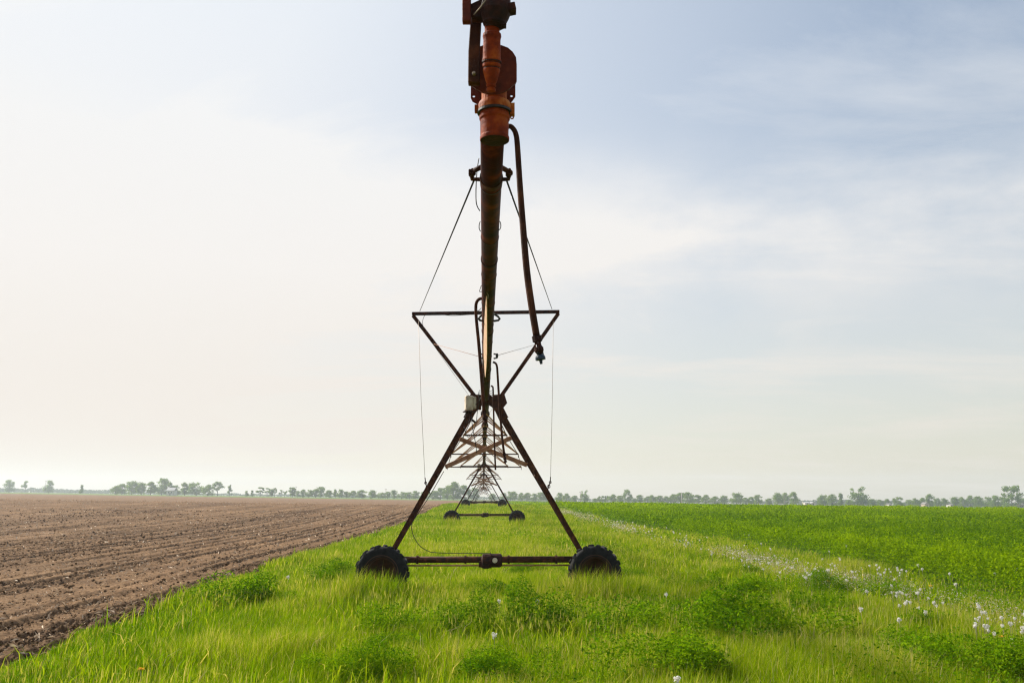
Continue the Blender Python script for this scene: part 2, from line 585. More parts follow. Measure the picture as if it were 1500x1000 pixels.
vs_.inputs['Scale'].default_value = 10.0
nt.links.new(vc, vs_.inputs[0])
nt.links.new(vs_.outputs[0], cmix.inputs[7])
nt.links.new(cmix.outputs[2], bg.inputs[0])
nt.links.new(bg.outputs[0], wo.inputs[0])

sd = Vector((math.sin(SUN_AZ) * math.cos(SUN_EL), math.cos(SUN_AZ) * math.cos(SUN_EL), math.sin(SUN_EL)))
sl = bpy.data.lights.new('sun', 'SUN')
sl.energy = 5.0
sl.angle = R(6)
sl.color = (1.0, 0.93, 0.82)
so = bpy.data.objects.new('sun', sl)
so.rotation_euler = (-sd).to_track_quat('-Z', 'Y').to_euler()
COL.objects.link(so)

cd = bpy.data.cameras.new('camera')
cd.sensor_width = 36
cd.lens = 36 * F / 1500
cd.clip_start = 0.05
cd.clip_end = 8000
co = bpy.data.objects.new('camera', cd)
co.location = (0, 0, EYE)
co.rotation_euler = (R(90) + PITCH, 0, 0)
COL.objects.link(co)
scene.camera = co
scene.view_settings.view_transform = 'Standard'
scene.view_settings.look = 'None'
scene.view_settings.exposure = 0.65
scene.cycles.max_bounces = 8
scene.cycles.diffuse_bounces = 3
scene.cycles.glossy_bounces = 2
scene.cycles.transmission_bounces = 4
scene.cycles.transparent_max_bounces = 8
scene.cycles.volume_bounces = 1
scene.cycles.use_denoising = True
scene.cycles.use_adaptive_sampling = False
scene.cycles.filter_width = 1.25
scene.cycles.sample_clamp_indirect = 4.0
scene.cycles.denoiser = 'OPENIMAGEDENOISE'
scene.cycles.denoising_prefilter = 'NONE'

# haze
hz = MB().box((0, 900, 5), 3600, 2100, 90)
hm, hnt, hout = new_mat('hazy_air')
pv = hnt.nodes.new('ShaderNodeVolumePrincipled')
pv.inputs['Color'].default_value = (0.80, 0.90, 1.0, 1)
pv.inputs['Density'].default_value = 0.00032
pv.inputs['Anisotropy'].default_value = 0.3
hnt.links.new(pv.outputs[0], hout.inputs['Volume'])
ho = hz.build('haze', hm, origin=(0, 0, 0))
tag(ho, kind='stuff')


# ------------------------------------------------------------------ ground sheets
def sheet(name, ys, xa, xb, ncol, dz, mat, kind='structure', subd=1.0):
    ys = np.asarray(ys, float)
    v = np.linspace(0, 1, ncol)
    X = xa(ys)[:, None] * (1 - v) + xb(ys)[:, None] * v
    Y = np.repeat(ys[:, None], ncol, 1)
    Z = H(X, Y) + (dz(X, Y) if callable(dz) else dz)
    verts = np.stack([X, Y, Z], -1).reshape(-1, 3)
    n, c = len(ys), ncol
    i = np.arange(n - 1)[:, None] * c + np.arange(c - 1)[None, :]
    q = np.stack([i, i + 1, i + 1 + c, i + c], -1).reshape(-1, 4)
    me = np_mesh(name, verts, q, mat, smooth=True)
    o = bpy.data.objects.new(name, me)
    COL.objects.link(o)
    tag(o, kind=kind)
    return o


far = np.concatenate([np.arange(-40, 200, 4.0), np.geomspace(200, 1850, 60)])
sheet('ground', far, lambda y: -1700 + 0 * y, lambda y: 1700 + 0 * y, 120, -0.16, M['base'])
# grass strip soil
ys = np.concatenate([np.arange(-30, 160, 1.0), np.arange(160, 620, 10.0)])
sheet('grass_strip', ys, lambda y: xL(y) - 0.15, lambda y: xC(y) + 0.3, 24, -0.015, M['turf'])
# crop sheet: low at its margin near by, at canopy height further off
ysc = np.concatenate([np.arange(-30, 160, 1.5), np.geomspace(160, 640, 40)])


def crop_dz(X, Y):
    inset = sstep(0.2, 3.0, X - xC(Y))
    return -0.01 + 0.27 * inset * sstep(40, 110, Y)


sheet('crop_field', ysc, lambda y: xC(y) + 0.1, lambda y: xC(y) + 0.1 + 60 + 0.75 * np.maximum(y, 0), 160, crop_dz, M['cropground'])

# tilled field
rows = np.concatenate([np.geomspace(7.0, 60, 760), np.geomspace(60, 170, 260)[1:]])
NC = 640
vv = np.linspace(0, 1, NC) ** 1.15
Wd = np.maximum(0.62 * rows + 3.5 + xL(rows), 2.0)
XX = (xL(rows)[:, None] + 0.35) - vv[None, :] * (Wd[:, None] + 0.4)
YY = np.repeat(rows[:, None], NC, 1)


def band(e, y):
    """How rough the soil is: strips worked by the tillage tool, parallel to the field edge."""
    b = 0.55 * vnoise(e * 1.1, y * 0.012, 301) + 0.45 * vnoise(e * 2.3 + 5, y * 0.03, 302)
    return sstep(0.42, 0.72, b) * (0.55 + 0.7 * fbm(e * 0.4, y * 0.12, 303, 3)) + 0.5 * np.exp(-((e - 0.9) / 0.8) ** 2)


def groove(e, y):
    """Depth (0..1) of the tool marks that run along the field edge, uneven from pass to pass."""
    wob = 0.12 * (fbm(e * 0.1, y * 0.05, 5, 3) - 0.5)
    out = 0
    for sp, off, wd, amt, sd in ((0.76, 0.0, 0.12, 1.0, 55), (3.8, 1.1, 0.05, 0.8, 56)):
        q_ = (e + wob + off) / sp
        lane = np.floor(q_)
        st = amt * sstep(0.3, 0.7, fbm(lane * 3.7 + 0.5, y * 0.05, sd, 3) + 0.25 * (vnoise(lane * 9.1, y * 0 + 2.5, sd + 7) - 0.4))
        out = np.maximum(out, np.exp(-((q_ % 1.0 - 0.5) / wd) ** 2) * st)
    return out


def soil_z(X, Y):
    e = xL(Y) - X                    # distance from the grass edge
    gr = groove(e, Y)
    bd = band(e, Y)
    cl = fbm(X * 5.0, Y * 5.0, 21, 4)
    cl2 = np.maximum(fbm(X * 11, Y * 11, 33, 3) - 0.5, 0)
    rg = np.clip(0.25 * bd + 0.9 * gr, 0, 1.2)
    lip = np.maximum(groove(e - 0.2, Y) - gr, 0)
    z = -0.085 * gr + 0.05 * lip + (0.025 + 0.15 * rg) * (cl - 0.45) * 1.3 + (0.05 + 0.26 * rg) * cl2
    ridge = 0.07 * np.exp(-((e - 0.7) / 0.35) ** 2) + 0.05 * np.exp(-((e - 2.0) / 0.4) ** 2)
    return (1 - 0.4 * sstep(60, 140, Y)) * z + ridge * (0.5 + cl) - 0.05


ZZ = H(XX, YY) + soil_z(XX, YY)
verts = np.stack([XX, YY, ZZ], -1).reshape(-1, 3)
i = np.arange(len(rows) - 1)[:, None] * NC + np.arange(NC - 1)[None, :]
q = np.stack([i, i + NC, i + 1 + NC, i + 1], -1).reshape(-1, 4)
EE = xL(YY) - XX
furrow_shade = np.clip(0.85 * groove(EE, YY) + 0.35 * band(EE, YY) + 0.35 * (fbm(XX * 0.25, YY * 0.08, 66, 3) - 0.5), 0, 1)  # furrow shade and moist soil painted as a darker tint
me = np_mesh('tilled_field', verts, q, M['soil'], furrow_shade.ravel(), smooth=False)
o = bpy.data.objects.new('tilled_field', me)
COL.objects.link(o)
tag(o, kind='structure')
# the part further off, and a plain apron beside and before the detailed part
ysf = np.concatenate([np.arange(-30, 165, 3.0), np.geomspace(165, 520, 60)])
sheet('tilled_field_beyond', ysf, lambda y: xL(y) - 0.3, lambda y: xL(y) - 60 - 0.8 * np.maximum(y, 0), 120,
      lambda X, Y: np.where(Y < 167, -0.14, -0.045), M['soil'])
sheet('meadow', np.geomspace(522, 1500, 40), lambda y: -1.3 * y, lambda y: xL(np.minimum(y, 700)) + 0 * y - 4, 60, -0.03, M['meadow'])
sheet('stubble_field', np.linspace(660, 740, 10), lambda y: -12 + 0 * y, lambda y: 0.34 * y, 30, -0.02, M['stubble'])
sheet('farm_track', np.linspace(392, 402, 4), lambda y: 85 + 0 * y, lambda y: 0.42 * y, 30, 0.30, M['track'])


# ------------------------------------------------------------------ scattering helpers
def wedge(n, y0, y1, xa, xb, margin=2.0):
    """n random points per square metre-ish, uniform over the visible wedge between y0 and y1."""
    y = y0 + (y1 - y0) * rng.random(n)
    lo = np.maximum(xa(y), -(0.6 * y + margin))
    hi = np.minimum(xb(y), 0.6 * y + margin)
    x = lo + (hi - lo) * rng.random(n)
    keep = (hi > lo) & (rng.random(n) < (hi - lo) / np.maximum((hi - lo).max(), 1e-6))
    return x[keep], y[keep]


def blades(x, y, z, ht, wd, tint, lean=0.6, bias=(0.08, 0.0)):
    n = len(x)
    az = rng.random(n) * 2 * np.pi
    ln = lean * rng.random(n) ** 1.2
    dx = np.cos(az) * ln + bias[0]
    dy = np.sin(az) * ln + bias[1]
    fa = rng.random(n) * 2 * np.pi
    # most blades broadside to some random direction
    sx, sy = np.cos(fa) * wd / 2, np.sin(fa) * wd / 2
    v = np.empty((n, 5, 3))
    b = np.stack([x, y, z], -1)
    side = np.stack([sx, sy, np.zeros(n)], -1)
    mid = b + np.stack([dx * ht * 0.35, dy * ht * 0.35, ht * 0.6], -1)
    tip = b + np.stack([dx * ht, dy * ht, ht * (1 - 0.25 * ln)], -1)
    v[:, 0] = b - side
    v[:, 1] = b + side
    v[:, 2] = mid - side * 0.8
    v[:, 3] = mid + side * 0.8
    v[:, 4] = tip
    k = np.arange(n)[:, None] * 5
    t = np.concatenate([k + np.array([[0, 1, 3]]), k + np.array([[0, 3, 2]]), k + np.array([[2, 3, 4]])], 0)
    return v.reshape(-1, 3), t, np.repeat(tint, 5)


def leaves(c, nrm, size, tint, aspect=0.55):
    """Folded diamond leaves. c (n,3) centre, nrm (n,3) unit normals."""
    n = len(c)
    a = rng.normal(size=(n, 3))
    t = np.cross(a, nrm)
    t /= np.linalg.norm(t, axis=1)[:, None] + 1e-9
    s = np.cross(nrm, t)
    L = size[:, None] / 2
    v = np.empty((n, 4, 3))
    fold = nrm * L * 0.25
    v[:, 0] = c - t * L
    v[:, 1] = c + s * L * aspect + fold
    v[:, 2] = c + t * L
    v[:, 3] = c - s * L * aspect + fold
    k = np.arange(n)[:, None] * 4
    f = np.concatenate([k + np.array([[0, 1, 2]]), k + np.array([[0, 2, 3]])], 0)
    return v.reshape(-1, 3), f, np.repeat(tint, 4)


def merge(parts):
    vs, fs, ts = [], [], []
    o = 0
    for v, f, t in parts:
        vs.append(v)
        fs.append(f + o)
        ts.append(t)
        o += len(v)
    return np.concatenate(vs), np.concatenate(fs), np.concatenate(ts)


def stuff(name, parts, mat, label, cat):
    v, f, t = merge(parts)
    me = np_mesh(name, v, f, mat, t)
    o = bpy.data.objects.new(name, me)
    COL.objects.link(o)
    tag(o, label, cat, kind='stuff')
    return o


def upn(n, spread=0.7):
    d = rng.normal(size=(n, 3)) * spread
    d[:, 2] = np.abs(d[:, 2]) + 0.55
    return d / np.linalg.norm(d, axis=1)[:, None]


# ------------------------------------------------------------------ grass
def left_edge(y):
    return xL(y) - 0.35 + 0.9 * (fbm(y * 0.9, y * 0 + 3.3, 41, 4) - 0.5)


parts = []
for (y0, y1, dens, wd) in ((7.0, 14, 2600, 0.0075), (14, 24, 1400, 0.010), (24, 42, 620, 0.014), (42, 75, 210, 0.02), (75, 135, 75, 0.036)):
    n = int(dens * (y1 - y0) * 16)
    x, y = wedge(n, y0, y1, lambda q: xL(q) - 0.9, lambda q: xC(q) + 0.15)
    el = left_edge(y)
    keep = x > el
    # thin out towards the crop and on the dandelion margin
    b = np.abs(x - xB(y))
    thin = np.where(b < 1.0, 0.65, 1.0)
    keep &= rng.random(len(x)) < thin
    x, y, b = x[keep], y[keep], b[keep]
    patch = fbm(x * 0.35, y * 0.22, 3, 4)
    patch2 = fbm(x * 1.3 + 7, y * 0.8, 13, 3)
    edge = sstep(0.0, 1.6, x - xL(y))
    ht = (0.18 + 0.22 * sstep(0.3, 0.75, patch)) * (0.55 + 0.65 * rng.random(len(x))) * (0.75 + 0.5 * patch2)
    for wy, dy_ in ((17.0, 0.8), (55.4, 1.6), (99.0, 2.5)):
        wx = -0.50 - 0.0318 * (wy - 17.7)
        near_w = np.exp(-((y - (wy - 0.55 * dy_)) / dy_) ** 2)
        ht += near_w * (0.06 + 0.34 * np.exp(-((np.abs(x - wx) - 2.1) / 0.75) ** 4)) * (0.5 + 0.6 * rng.random(len(x))) * np.where(x < wx, 1.3, 1.0)
    mg = np.exp(-(b / 0.8) ** 2)
    ht *= 0.6 + 0.4 * sstep(0.0, 0.9, x - left_edge(y))
    ht *= 1 - 0.35 * mg
    # greener at the left margin, yellower in the middle
    tint = 0.60 + 0.55 * (patch - 0.5) + 0.35 * (patch2 - 0.5) - 0.22 * (1 - sstep(0.3, 2.8, x - xL(y))) + 0.13 * rng.normal(size=len(x)) * 1.6 + 0.1 * mg - 0.10
    tint = np.clip(tint, 0.05, 0.9)
    dry = rng.random(len(x)) < (0.05 + 0.12 * mg + 0.14 * sstep(0.48, 0.7, patch2))
    tint[dry] = 0.9 + 0.1 * rng.random(dry.sum())
    w = wd * (0.7 + 0.7 * rng.random(len(x)))
    w[dry] *= 0.8
    w[rng.random(len(x)) < 0.05] *= 2.0
    ht[dry] *= 1.12
    parts.append(blades(x, y, H(x, y) - 0.03, ht, w, tint))
# tan seed heads on some of the stems
for (y0, y1, dens, wd) in ((7.5, 16, 90, 0.006), (16, 30, 40, 0.010), (30, 60, 12, 0.02)):
    n = int(dens * (y1 - y0) * 16)
    x, y = wedge(n, y0, y1, lambda q: xL(q) + 0.4, lambda q: xC(q) + 0.1)
    pn = fbm(x * 0.45 + 3, y * 0.3, 27, 4)
    k = rng.random(len(x)) < sstep(0.46, 0.68, pn)
    x, y = x[k], y[k]
    m_ = len(x)
    parts.append(blades(x, y, H(x, y) + 0.22 + 0.16 * rng.random(m_), 0.06 + 0.05 * rng.random(m_), wd * (0.7 + 0.6 * rng.random(m_)), 0.9 + 0.08 * rng.random(m_), 0.4))
# coarse arching blades and old straw among the fine grass
for (y0, y1, dens, wd) in ((7.5, 16, 130, 0.013), (16, 30, 70, 0.018), (30, 60, 20, 0.03)):
    n = int(dens * (y1 - y0) * 16)
    x, y = wedge(n, y0, y1, lambda q: xL(q) - 0.3, lambda q: xC(q) + 0.4)
    pn = fbm(x * 0.8, y * 0.6, 23, 3)
    k = rng.random(len(x)) < sstep(0.42, 0.62, pn)
    x, y = x[k], y[k]
    m_ = len(x)
    tint = np.clip(0.55 + 0.25 * rng.normal(size=m_), 0.1, 1)
    parts.append(blades(x, y, H(x, y), 0.26 + 0.2 * rng.random(m_), wd * (0.6 + 0.8 * rng.random(m_)), tint, 1.3))
stuff('grass', parts, M['grass'], 'long yellow green grass growing on the strip under the irrigation machine', 'grass')

# ------------------------------------------------------------------ crop
parts = []
for (y0, y1, dens, sz, hw) in ((9, 26, 1300, 0.055, 1.6), (26, 48, 420, 0.07, 1.1), (48, 90, 110, 0.12, 0.7), (90, 170, 26, 0.22, 0.4), (170, 330, 5, 0.42, 0.2)):
    wmax = 0.6 * y1 + 2 - 5
    n = int(dens * (y1 - y0) * wmax)
    x, y = wedge(n, y0, y1, lambda q: xC(q) - 0.8, lambda q: 0 * q + 1e6)
    e = x - xC(y) - 1.1 * (fbm(x * 0 + 2.2, y * 0.7, 51, 4) - 0.5)
    bump = fbm(x * hw, y * hw, 61, 3)
    keep = (e > 0) & (rng.random(len(x)) < (0.35 + 0.65 * sstep(0.0, 0.5, e)) * (0.04 + sstep(0.32, 0.56, bump)))
    x, y, e, bump = x[keep], y[keep], e[keep], bump[keep]
    big = fbm(x * 0.12, y * 0.05, 71, 3)
    top = (0.18 + 0.70 * bump + 0.06 * big + 0.14 * np.exp(-((e - 0.8) / 0.9) ** 2)) * (0.75 + 0.25 * sstep(0, 0.4, e))
    u = 1 - rng.random(len(x)) ** 1.6 * 0.85
    z = H(x, y) + top * u + sz * 0.2 * rng.normal(size=len(x))
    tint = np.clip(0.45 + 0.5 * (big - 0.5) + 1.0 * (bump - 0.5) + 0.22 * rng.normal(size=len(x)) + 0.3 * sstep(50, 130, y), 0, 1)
    s = sz * (0.7 + 0.6 * rng.random(len(x)))
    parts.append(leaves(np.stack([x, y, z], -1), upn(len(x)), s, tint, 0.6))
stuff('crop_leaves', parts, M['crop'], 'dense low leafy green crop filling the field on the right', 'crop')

# ------------------------------------------------------------------ clods and residue on the tilled soil
OCT_V = np.array([(1, 0, 0), (-1, 0, 0), (0, 1, 0), (0, -1, 0), (0, 0, 1), (0, 0, -1)], float)
OCT_F = np.array([(0, 2, 4), (2, 1, 4), (1, 3, 4), (3, 0, 4), (2, 0, 5), (1, 2, 5), (3, 1, 5), (0, 3, 5)])
vs, fs = [], []
tot = 0
for (y0, y1, n, s) in ((8, 20, 9000, 0.02), (20, 40, 9000, 0.032), (40, 90, 8000, 0.05)):
    x, y = wedge(n * 3, y0, y1, lambda q: -0.62 * q - 3, lambda q: xL(q) - 0.1)
    e = xL(y) - x
    fu = 0.5 + 0.5 * np.sin(2 * np.pi * e / 1.52 + 0.6)
    k = rng.random(len(x)) < 0.05 + 0.3 * band(e, y) + 0.9 * groove(e, y)
    x, y = x[k][:n], y[k][:n]
    m = len(x)
    sz = s * (0.5 + 1.4 * rng.random(m) ** 3)
    c = np.stack([x, y, H(x, y) + soil_z(x, y) + sz * 0.3], -1)
    v = OCT_V[None] * (0.7 + 0.6 * rng.random((m, 6, 1))) * sz[:, None, None]
    v[:, :, 2] *= 0.75
    an = rng.random(m) * 6.28
    ca, sa = np.cos(an)[:, None], np.sin(an)[:, None]
    vx = v[:, :, 0] * ca - v[:, :, 1] * sa
    vy = v[:, :, 0] * sa + v[:, :, 1] * ca
    v = np.stack([vx, vy, v[:, :, 2]], -1) + c[:, None]
    f = OCT_F[None] + (np.arange(m) * 6)[:, None, None] + tot
    tot += m * 6
    vs.append(v.reshape(-1, 3))
    fs.append(f.reshape(-1, 3))
me = np_mesh('soil_clods', np.concatenate(vs), np.concatenate(fs), M['soil'], np.full(tot, 0.55), smooth=False)
o = bpy.data.objects.new('soil_clods', me)
COL.objects.link(o)
tag(o, 'loose brown soil clods scattered over the tilled field', 'soil clods', kind='stuff')

parts = []
for (y0, y1, n, L, w) in ((8, 18, 2600, 0.10, 0.008), (18, 36, 5500, 0.12, 0.014), (36, 75, 7500, 0.16, 0.03), (75, 140, 6000, 0.24, 0.06)):
    x, y = wedge(n * 2, y0, y1, lambda q: -0.62 * q - 3, lambda q: xL(q) + 0.2)
    e = xL(y) - x
    pt = fbm(x * 0.4, y * 0.15, 81, 3)
    k = rng.random(len(x)) < 0.15 + 1.2 * np.clip(pt - 0.35, 0, 1) + 0.4 * np.exp(-(e / 0.9) ** 2)
    x, y = x[k][:n], y[k][:n]
    m = len(x)
    c = np.stack([x, y, H(x, y) + soil_z(x, y) + 0.03 + 0.02 * rng.random(m)], -1)
    d = upn(m, 0.55)
    sz = L * (0.4 + 1.2 * rng.random(m) ** 2)
    tint = rng.random(m) ** 0.8
    parts.append(leaves(c, d, sz, tint, 0.2 if L < 0.14 else 0.3))
stuff('straw_residue', parts, M['straw'], 'pale bits of old stalk lying on the tilled brown field', 'straw')

# pale withered stalks and seed fluff lying in the margin beside the crop
parts = []
for (y0, y1, dens, sz) in ((9, 20, 90, 0.024), (20, 40, 36, 0.04), (40, 95, 12, 0.065)):
    n = int(dens * (y1 - y0) * 8)
    y = y0 + (y1 - y0) * rng.random(n)
    x = xB(y) + 0.55 * rng.normal(size=n)
    k = rng.random(n) < sstep(0.42, 0.66, fbm(x * 0.7, y * 0.25, 211, 4))
    x, y = x[k], y[k]
    m_ = len(x)
    z = H(x, y) + 0.1 + 0.28 * rng.random(m_)
    parts.append(leaves(np.stack([x, y, z], -1), upn(m_, 1.0), sz * (0.5 + rng.random(m_)), 0.35 + 0.65 * rng.random(m_), 0.45))
stuff('withered_stalks', parts, M['withered'], 'pale pinkish withered stalks and fluff in the margin beside the crop', 'dry weeds')

# low leafy plants growing through the grass, most of them towards the crop
parts = []
for (y0, y1, dens, sz) in ((7.5, 16, 280, 0.034), (16, 30, 120, 0.045), (30, 60, 45, 0.075), (60, 110, 12, 0.13)):
    n = int(dens * (y1 - y0) * 16)
    x, y = wedge(n, y0, y1, lambda q: xL(q) + 0.6, lambda q: xC(q) + 0.3)
    nz = fbm(x * 0.55, y * 0.35, 201, 4) + 0.10 * sstep(-3, 5, x) - 0.05
    k = rng.random(len(x)) < sstep(0.5, 0.72, nz)
    x, y, nz = x[k], y[k], nz[k]
    z = H(x, y) + (0.12 + 0.45 * sstep(0.5, 0.8, nz)) * (0.35 + 0.65 * rng.random(len(x)))
    parts.append(leaves(np.stack([x, y, z], -1), upn(len(x), 0.8), sz * (0.6 + 0.8 * rng.random(len(x))), np.clip(0.5 + 0.25 * rng.normal(size=len(x)), 0, 1), 0.5))
stuff('leafy_ground_cover', parts, M['weed'], 'low leafy green plants growing thinly through the grass', 'ground cover')

# ------------------------------------------------------------------ weed clumps on the strip
def weed_mesh(seed, w, d, h, n):
    g = np.random.default_rng(seed)
    # a handful of plants make the clump
    k = g.integers(9, 14)
    cx = g.normal(size=k) * w * 0.34
    cy = g.normal(size=k) * d * 0.34
    chh = h * (0.45 + 0.6 * g.random(k))
    cr_ = 0.16 + 0.10 * g.random(k)
    ids = g.integers(0, k, n)
    th = g.random(n) * 2 * np.pi
    u = g.random(n) ** 0.55
    rr = cr_[ids] * np.sqrt(g.random(n)) * (0.6 + 0.6 * u) * (1 + 0.9 * (g.random(n) < 0.12))
    c = np.stack([cx[ids] + rr * np.cos(th), cy[ids] + rr * np.sin(th), chh[ids] * (0.25 + 0.75 * u) * (1 - 0.35 * (rr / cr_[ids] / 1.2) ** 2)], -1)
    tint = np.clip(0.55 + 0.45 * (g.random(k)[ids] - 0.5) + 0.24 * g.normal(size=n), 0, 1)
    p1 = leaves(c, upn(n, 0.8), 0.022 + 0.026 * g.random(n), tint, 0.5)
    m = k * 14
    ids = g.integers(0, k, m)
    sx = cx[ids] + g.normal(size=m) * 0.07
    sy = cy[ids] + g.normal(size=m) * 0.07
    p2 = blades(sx, sy, np.zeros(m) - 0.02, chh[ids] * 0.95, np.full(m, 0.005), np.full(m, 0.75), 0.5)
    v, f, t = merge([p1, p2])
    return np_mesh('weed_clump', v, f, M['weed'], t)


WM = [weed_mesh(100 + i, 0.85 + 0.12 * (i % 3), 0.6, 0.54 + 0.06 * (i % 3), 5400) for i in range(5)]
weeds = [
    (350, 890, 1.5, 'leafy dark green weed clump at the edge of the tilled soil'),
    (510, 860, 1.25, 'bushy weed clump in front of the wheel nearest the tilled soil'),
    (620, 938, 1.1, 'compact dark weed clump standing alone in the grass below the axle'),
    (690, 886, 1.15, 'light leafy weed clump just below the gearbox of the near axle'),
    (712, 1008, 0.85, 'weed clump at the bottom edge under the lone large seed head'),
    (575, 968, 0.8, 'thin sprawling weed patch lower left of the compact dark clump'),
    (525, 1006, 0.8, 'small weed clump cut by the bottom edge left of centre'),
    (860, 936, 1.35, 'wide dark weed clump in the grass in front of the wheel nearest the crop'),
    (925, 853, 0.85, 'weed clump growing against the wheel nearest the crop'),
    (1000, 1006, 1.2, 'big pale leafy weed clump at the bottom edge right of centre'),
    (960, 902, 0.9, 'dark weed clump touching the right end of the wide clump'),
    (1110, 950, 1.5, 'largest dark weed clump on the strip, right of the big pale clump'),
    (1040, 925, 1.0, 'leafy weed clump between the wide clump and the largest dark clump'),
    (1075, 850, 0.9, 'small weed clump beside the seed heads on the margin'),
    (1100, 888, 1.1, 'low weed clump behind the largest dark clump'),
    (1215, 912, 1.1, 'dark weed clump close to the right end of the largest dark clump'),
    (1190, 860, 0.8, 'weed clump among the seed heads below the crop edge'),
    (1262, 880, 1.0, 'upright weed clump just in front of the crop edge'),
    (1385, 932, 0.95, 'round weed clump surrounded by white seed heads'),
    (1470, 1006, 1.1, 'weed clump in the bottom right corner of the picture'),
    (1325, 980, 1.0, 'loose pale weed clump between the corner clump and the largest dark clump'),
    (780, 850, 0.9, 'faint low weed clump under the axle tube on the crop side'),
    (1005, 875, 0.8, 'low weed clump right of the wheel nearest the crop'),
]
for k, (px, py, s, lab) in enumerate(weeds):
    g = G(px, min(py, 1010))
    o = bpy.data.objects.new('weed_clump', WM[k % 5])
    COL.objects.link(o)
    o.location = g
    o.rotation_euler = (0, 0, random.uniform(-0.5, 0.5) + (math.pi if k % 2 else 0))
    o.scale = (s, s, s * random.uniform(0.85, 1.1))
    tag(o, lab, 'weed', 'weed clumps on the grass strip')


# ------------------------------------------------------------------ dandelions
def puff_mesh(seed):
    g = np.random.default_rng(seed)
    n = 60
    d = g.normal(size=(n, 3))
    d /= np.linalg.norm(d, axis=1)[:, None]
    return leaves(d * (0.006 + 0.017 * g.random((n, 1))), d + 0.5 * g.normal(size=(n, 3)), 0.008 + 0.009 * g.random(n), g.random(n), 0.8)


PM = []
for i in range(3):
    v, f, t = puff_mesh(i)
    # a soft inner ball so that it is never see-through
    PM.append(np_mesh('seed_head', v, f, M['puff'], t))
STM = MB().tube([(0, 0, -0.3), (0.01, 0, -0.12), (0, 0, 0.0)], 0.003, 6).mesh('stalk', M['stem'])
YM = np_mesh('flower', *(lambda q: (q[0], q[1], M['petal'], q[2]))(leaves(rng.normal(size=(40, 3)) * [0.012, 0.012, 0.004], upn(40, 0.5), np.full(40, 0.024), rng.random(40), 0.5)))


def dandelion(p, label, group, me, s=1.0, name='dandelion', part='seed_head'):
    r = empty(name, (p.x, p.y, h1(p.x, p.y)))
    tag(r, label, 'dandelion', group)
    a = link(part, me, p, r)
    a.scale = (s, s, s)
    a.rotation_euler = (0, 0, random.random() * 6)
    b = link('stalk', STM, p, r)
    b.scale = (1, 1, max(0.5, (p.z - h1(p.x, p.y)) / 0.3 + 0.05))
    return r


DG = 'white dandelion seed heads'
singles = [
    (724, 930, 'large lone white dandelion seed head in the open grass below the axle'),
    (787, 881, 'white dandelion seed head in the grass in front of the axle tube'),
    (731, 881, 'pale dandelion seed head left of the one in front of the axle tube'),
    (976, 871, 'round white dandelion seed head right of the wheel nearest the crop'),
    (992, 996, 'white dandelion seed head at the bottom edge in the big pale weed clump'),
    (422, 845, 'white dandelion seed head between the tilled soil and the weed by the wheel'),
    (1261, 892, 'single white dandelion seed head behind the largest dark weed clump'),
    (1317, 908, 'single bluish white dandelion seed head right of the largest dark weed clump'),
]
for px, py, lab in singles:
    g = G(px, py, 0.47)
    p = Vector((g.x, g.y, h1(g.x, g.y) + 0.47))
    dandelion(p, lab, DG, PM[0], 1.35)
LB = 'white dandelion seed head in the dry margin between the grass strip and the crop'
LC = 'white dandelion seed head rising above the leaves inside the green crop'
nd = 0
centres = [(1330, 890), (1345, 897), (1000, 800), (1050, 822), (1075, 832), (1100, 840), (1150, 850), (1160, 858), (1420, 925), (1470, 930), (1455, 938), (1490, 945), (1410, 940), (930, 778), (960, 790), (1010, 803), (900, 771), (880, 764), (1290, 850), (1300, 845), (1200, 853), (1230, 825), (1120, 830)]
while nd < 235:
    if rng.random() < 0.8:
        c = centres[rng.integers(len(centres))]
        k = 0.4 + 1.6 * max(0, (c[1] - 760)) / 150
        px, py = c[0] + rng.normal() * 14 * k, c[1] + rng.normal() * 4.5 * k
        g = G(px, py, 0.28)
    else:
        Y = 11 + 75 * rng.random() ** 1.3
        g = Vector((xB(Y) + rng.normal() * 0.5, Y, 0))
    if g.y > 95 or g.y < 9 or not (xB(g.y) - 1.6 < g.x < xB(g.y) + 1.7):
        continue
    p = Vector((g.x, g.y, h1(g.x, g.y) + 0.34 + 0.2 * rng.random()))
    dandelion(p, LB, DG, PM[nd % 3], 0.75 + 0.6 * rng.random() + (0.36 if g.y > 35 else 0.05 if g.y < 17 else 0))
    nd += 1
for px, py in [(1345, 829), (1351, 835), (1391, 842), (1457, 842), (1485, 829), (1489, 834), (1429, 820), (1285, 789), (1308, 807), (1115, 797), (1170, 771), (1090, 783), (1300, 770), (1369, 779), (1060, 755), (1080, 757), (1097, 784), (1186, 790), (1400, 858), (1240, 800)]:
    g = G(px, py, 0.44)
    dandelion(Vector((g.x, g.y, h1(g.x, g.y) + 0.46)), LC, DG, PM[0], 1.3)
for px, py, lab in [(1214, 852, 'yellow dandelion flower among white seed heads behind the margin weeds'), (1363, 859, 'yellow dandelion flower at the crop edge near white seed heads'),
                    (1212, 906, 'yellow dandelion flower at the side of the largest dark weed clump'), (206, 983, 'yellow dandelion flower low in the grass near the tilled soil'),
                    (1470, 934, 'yellow dandelion flower in the seed heads at the right edge')]:
    g = G(px, py, 0.32)
    dandelion(Vector((g.x, g.y, h1(g.x, g.y) + 0.34)), lab, 'yellow dandelion flowers', YM, 1.1, part='flower')

# ------------------------------------------------------------------ irrigation machine
Y0 = 17.74
PZ = 3.9                       # height of the pipe at the nearest tower


def A(y):
    return -0.525 - 0.0318 * (y - Y0)


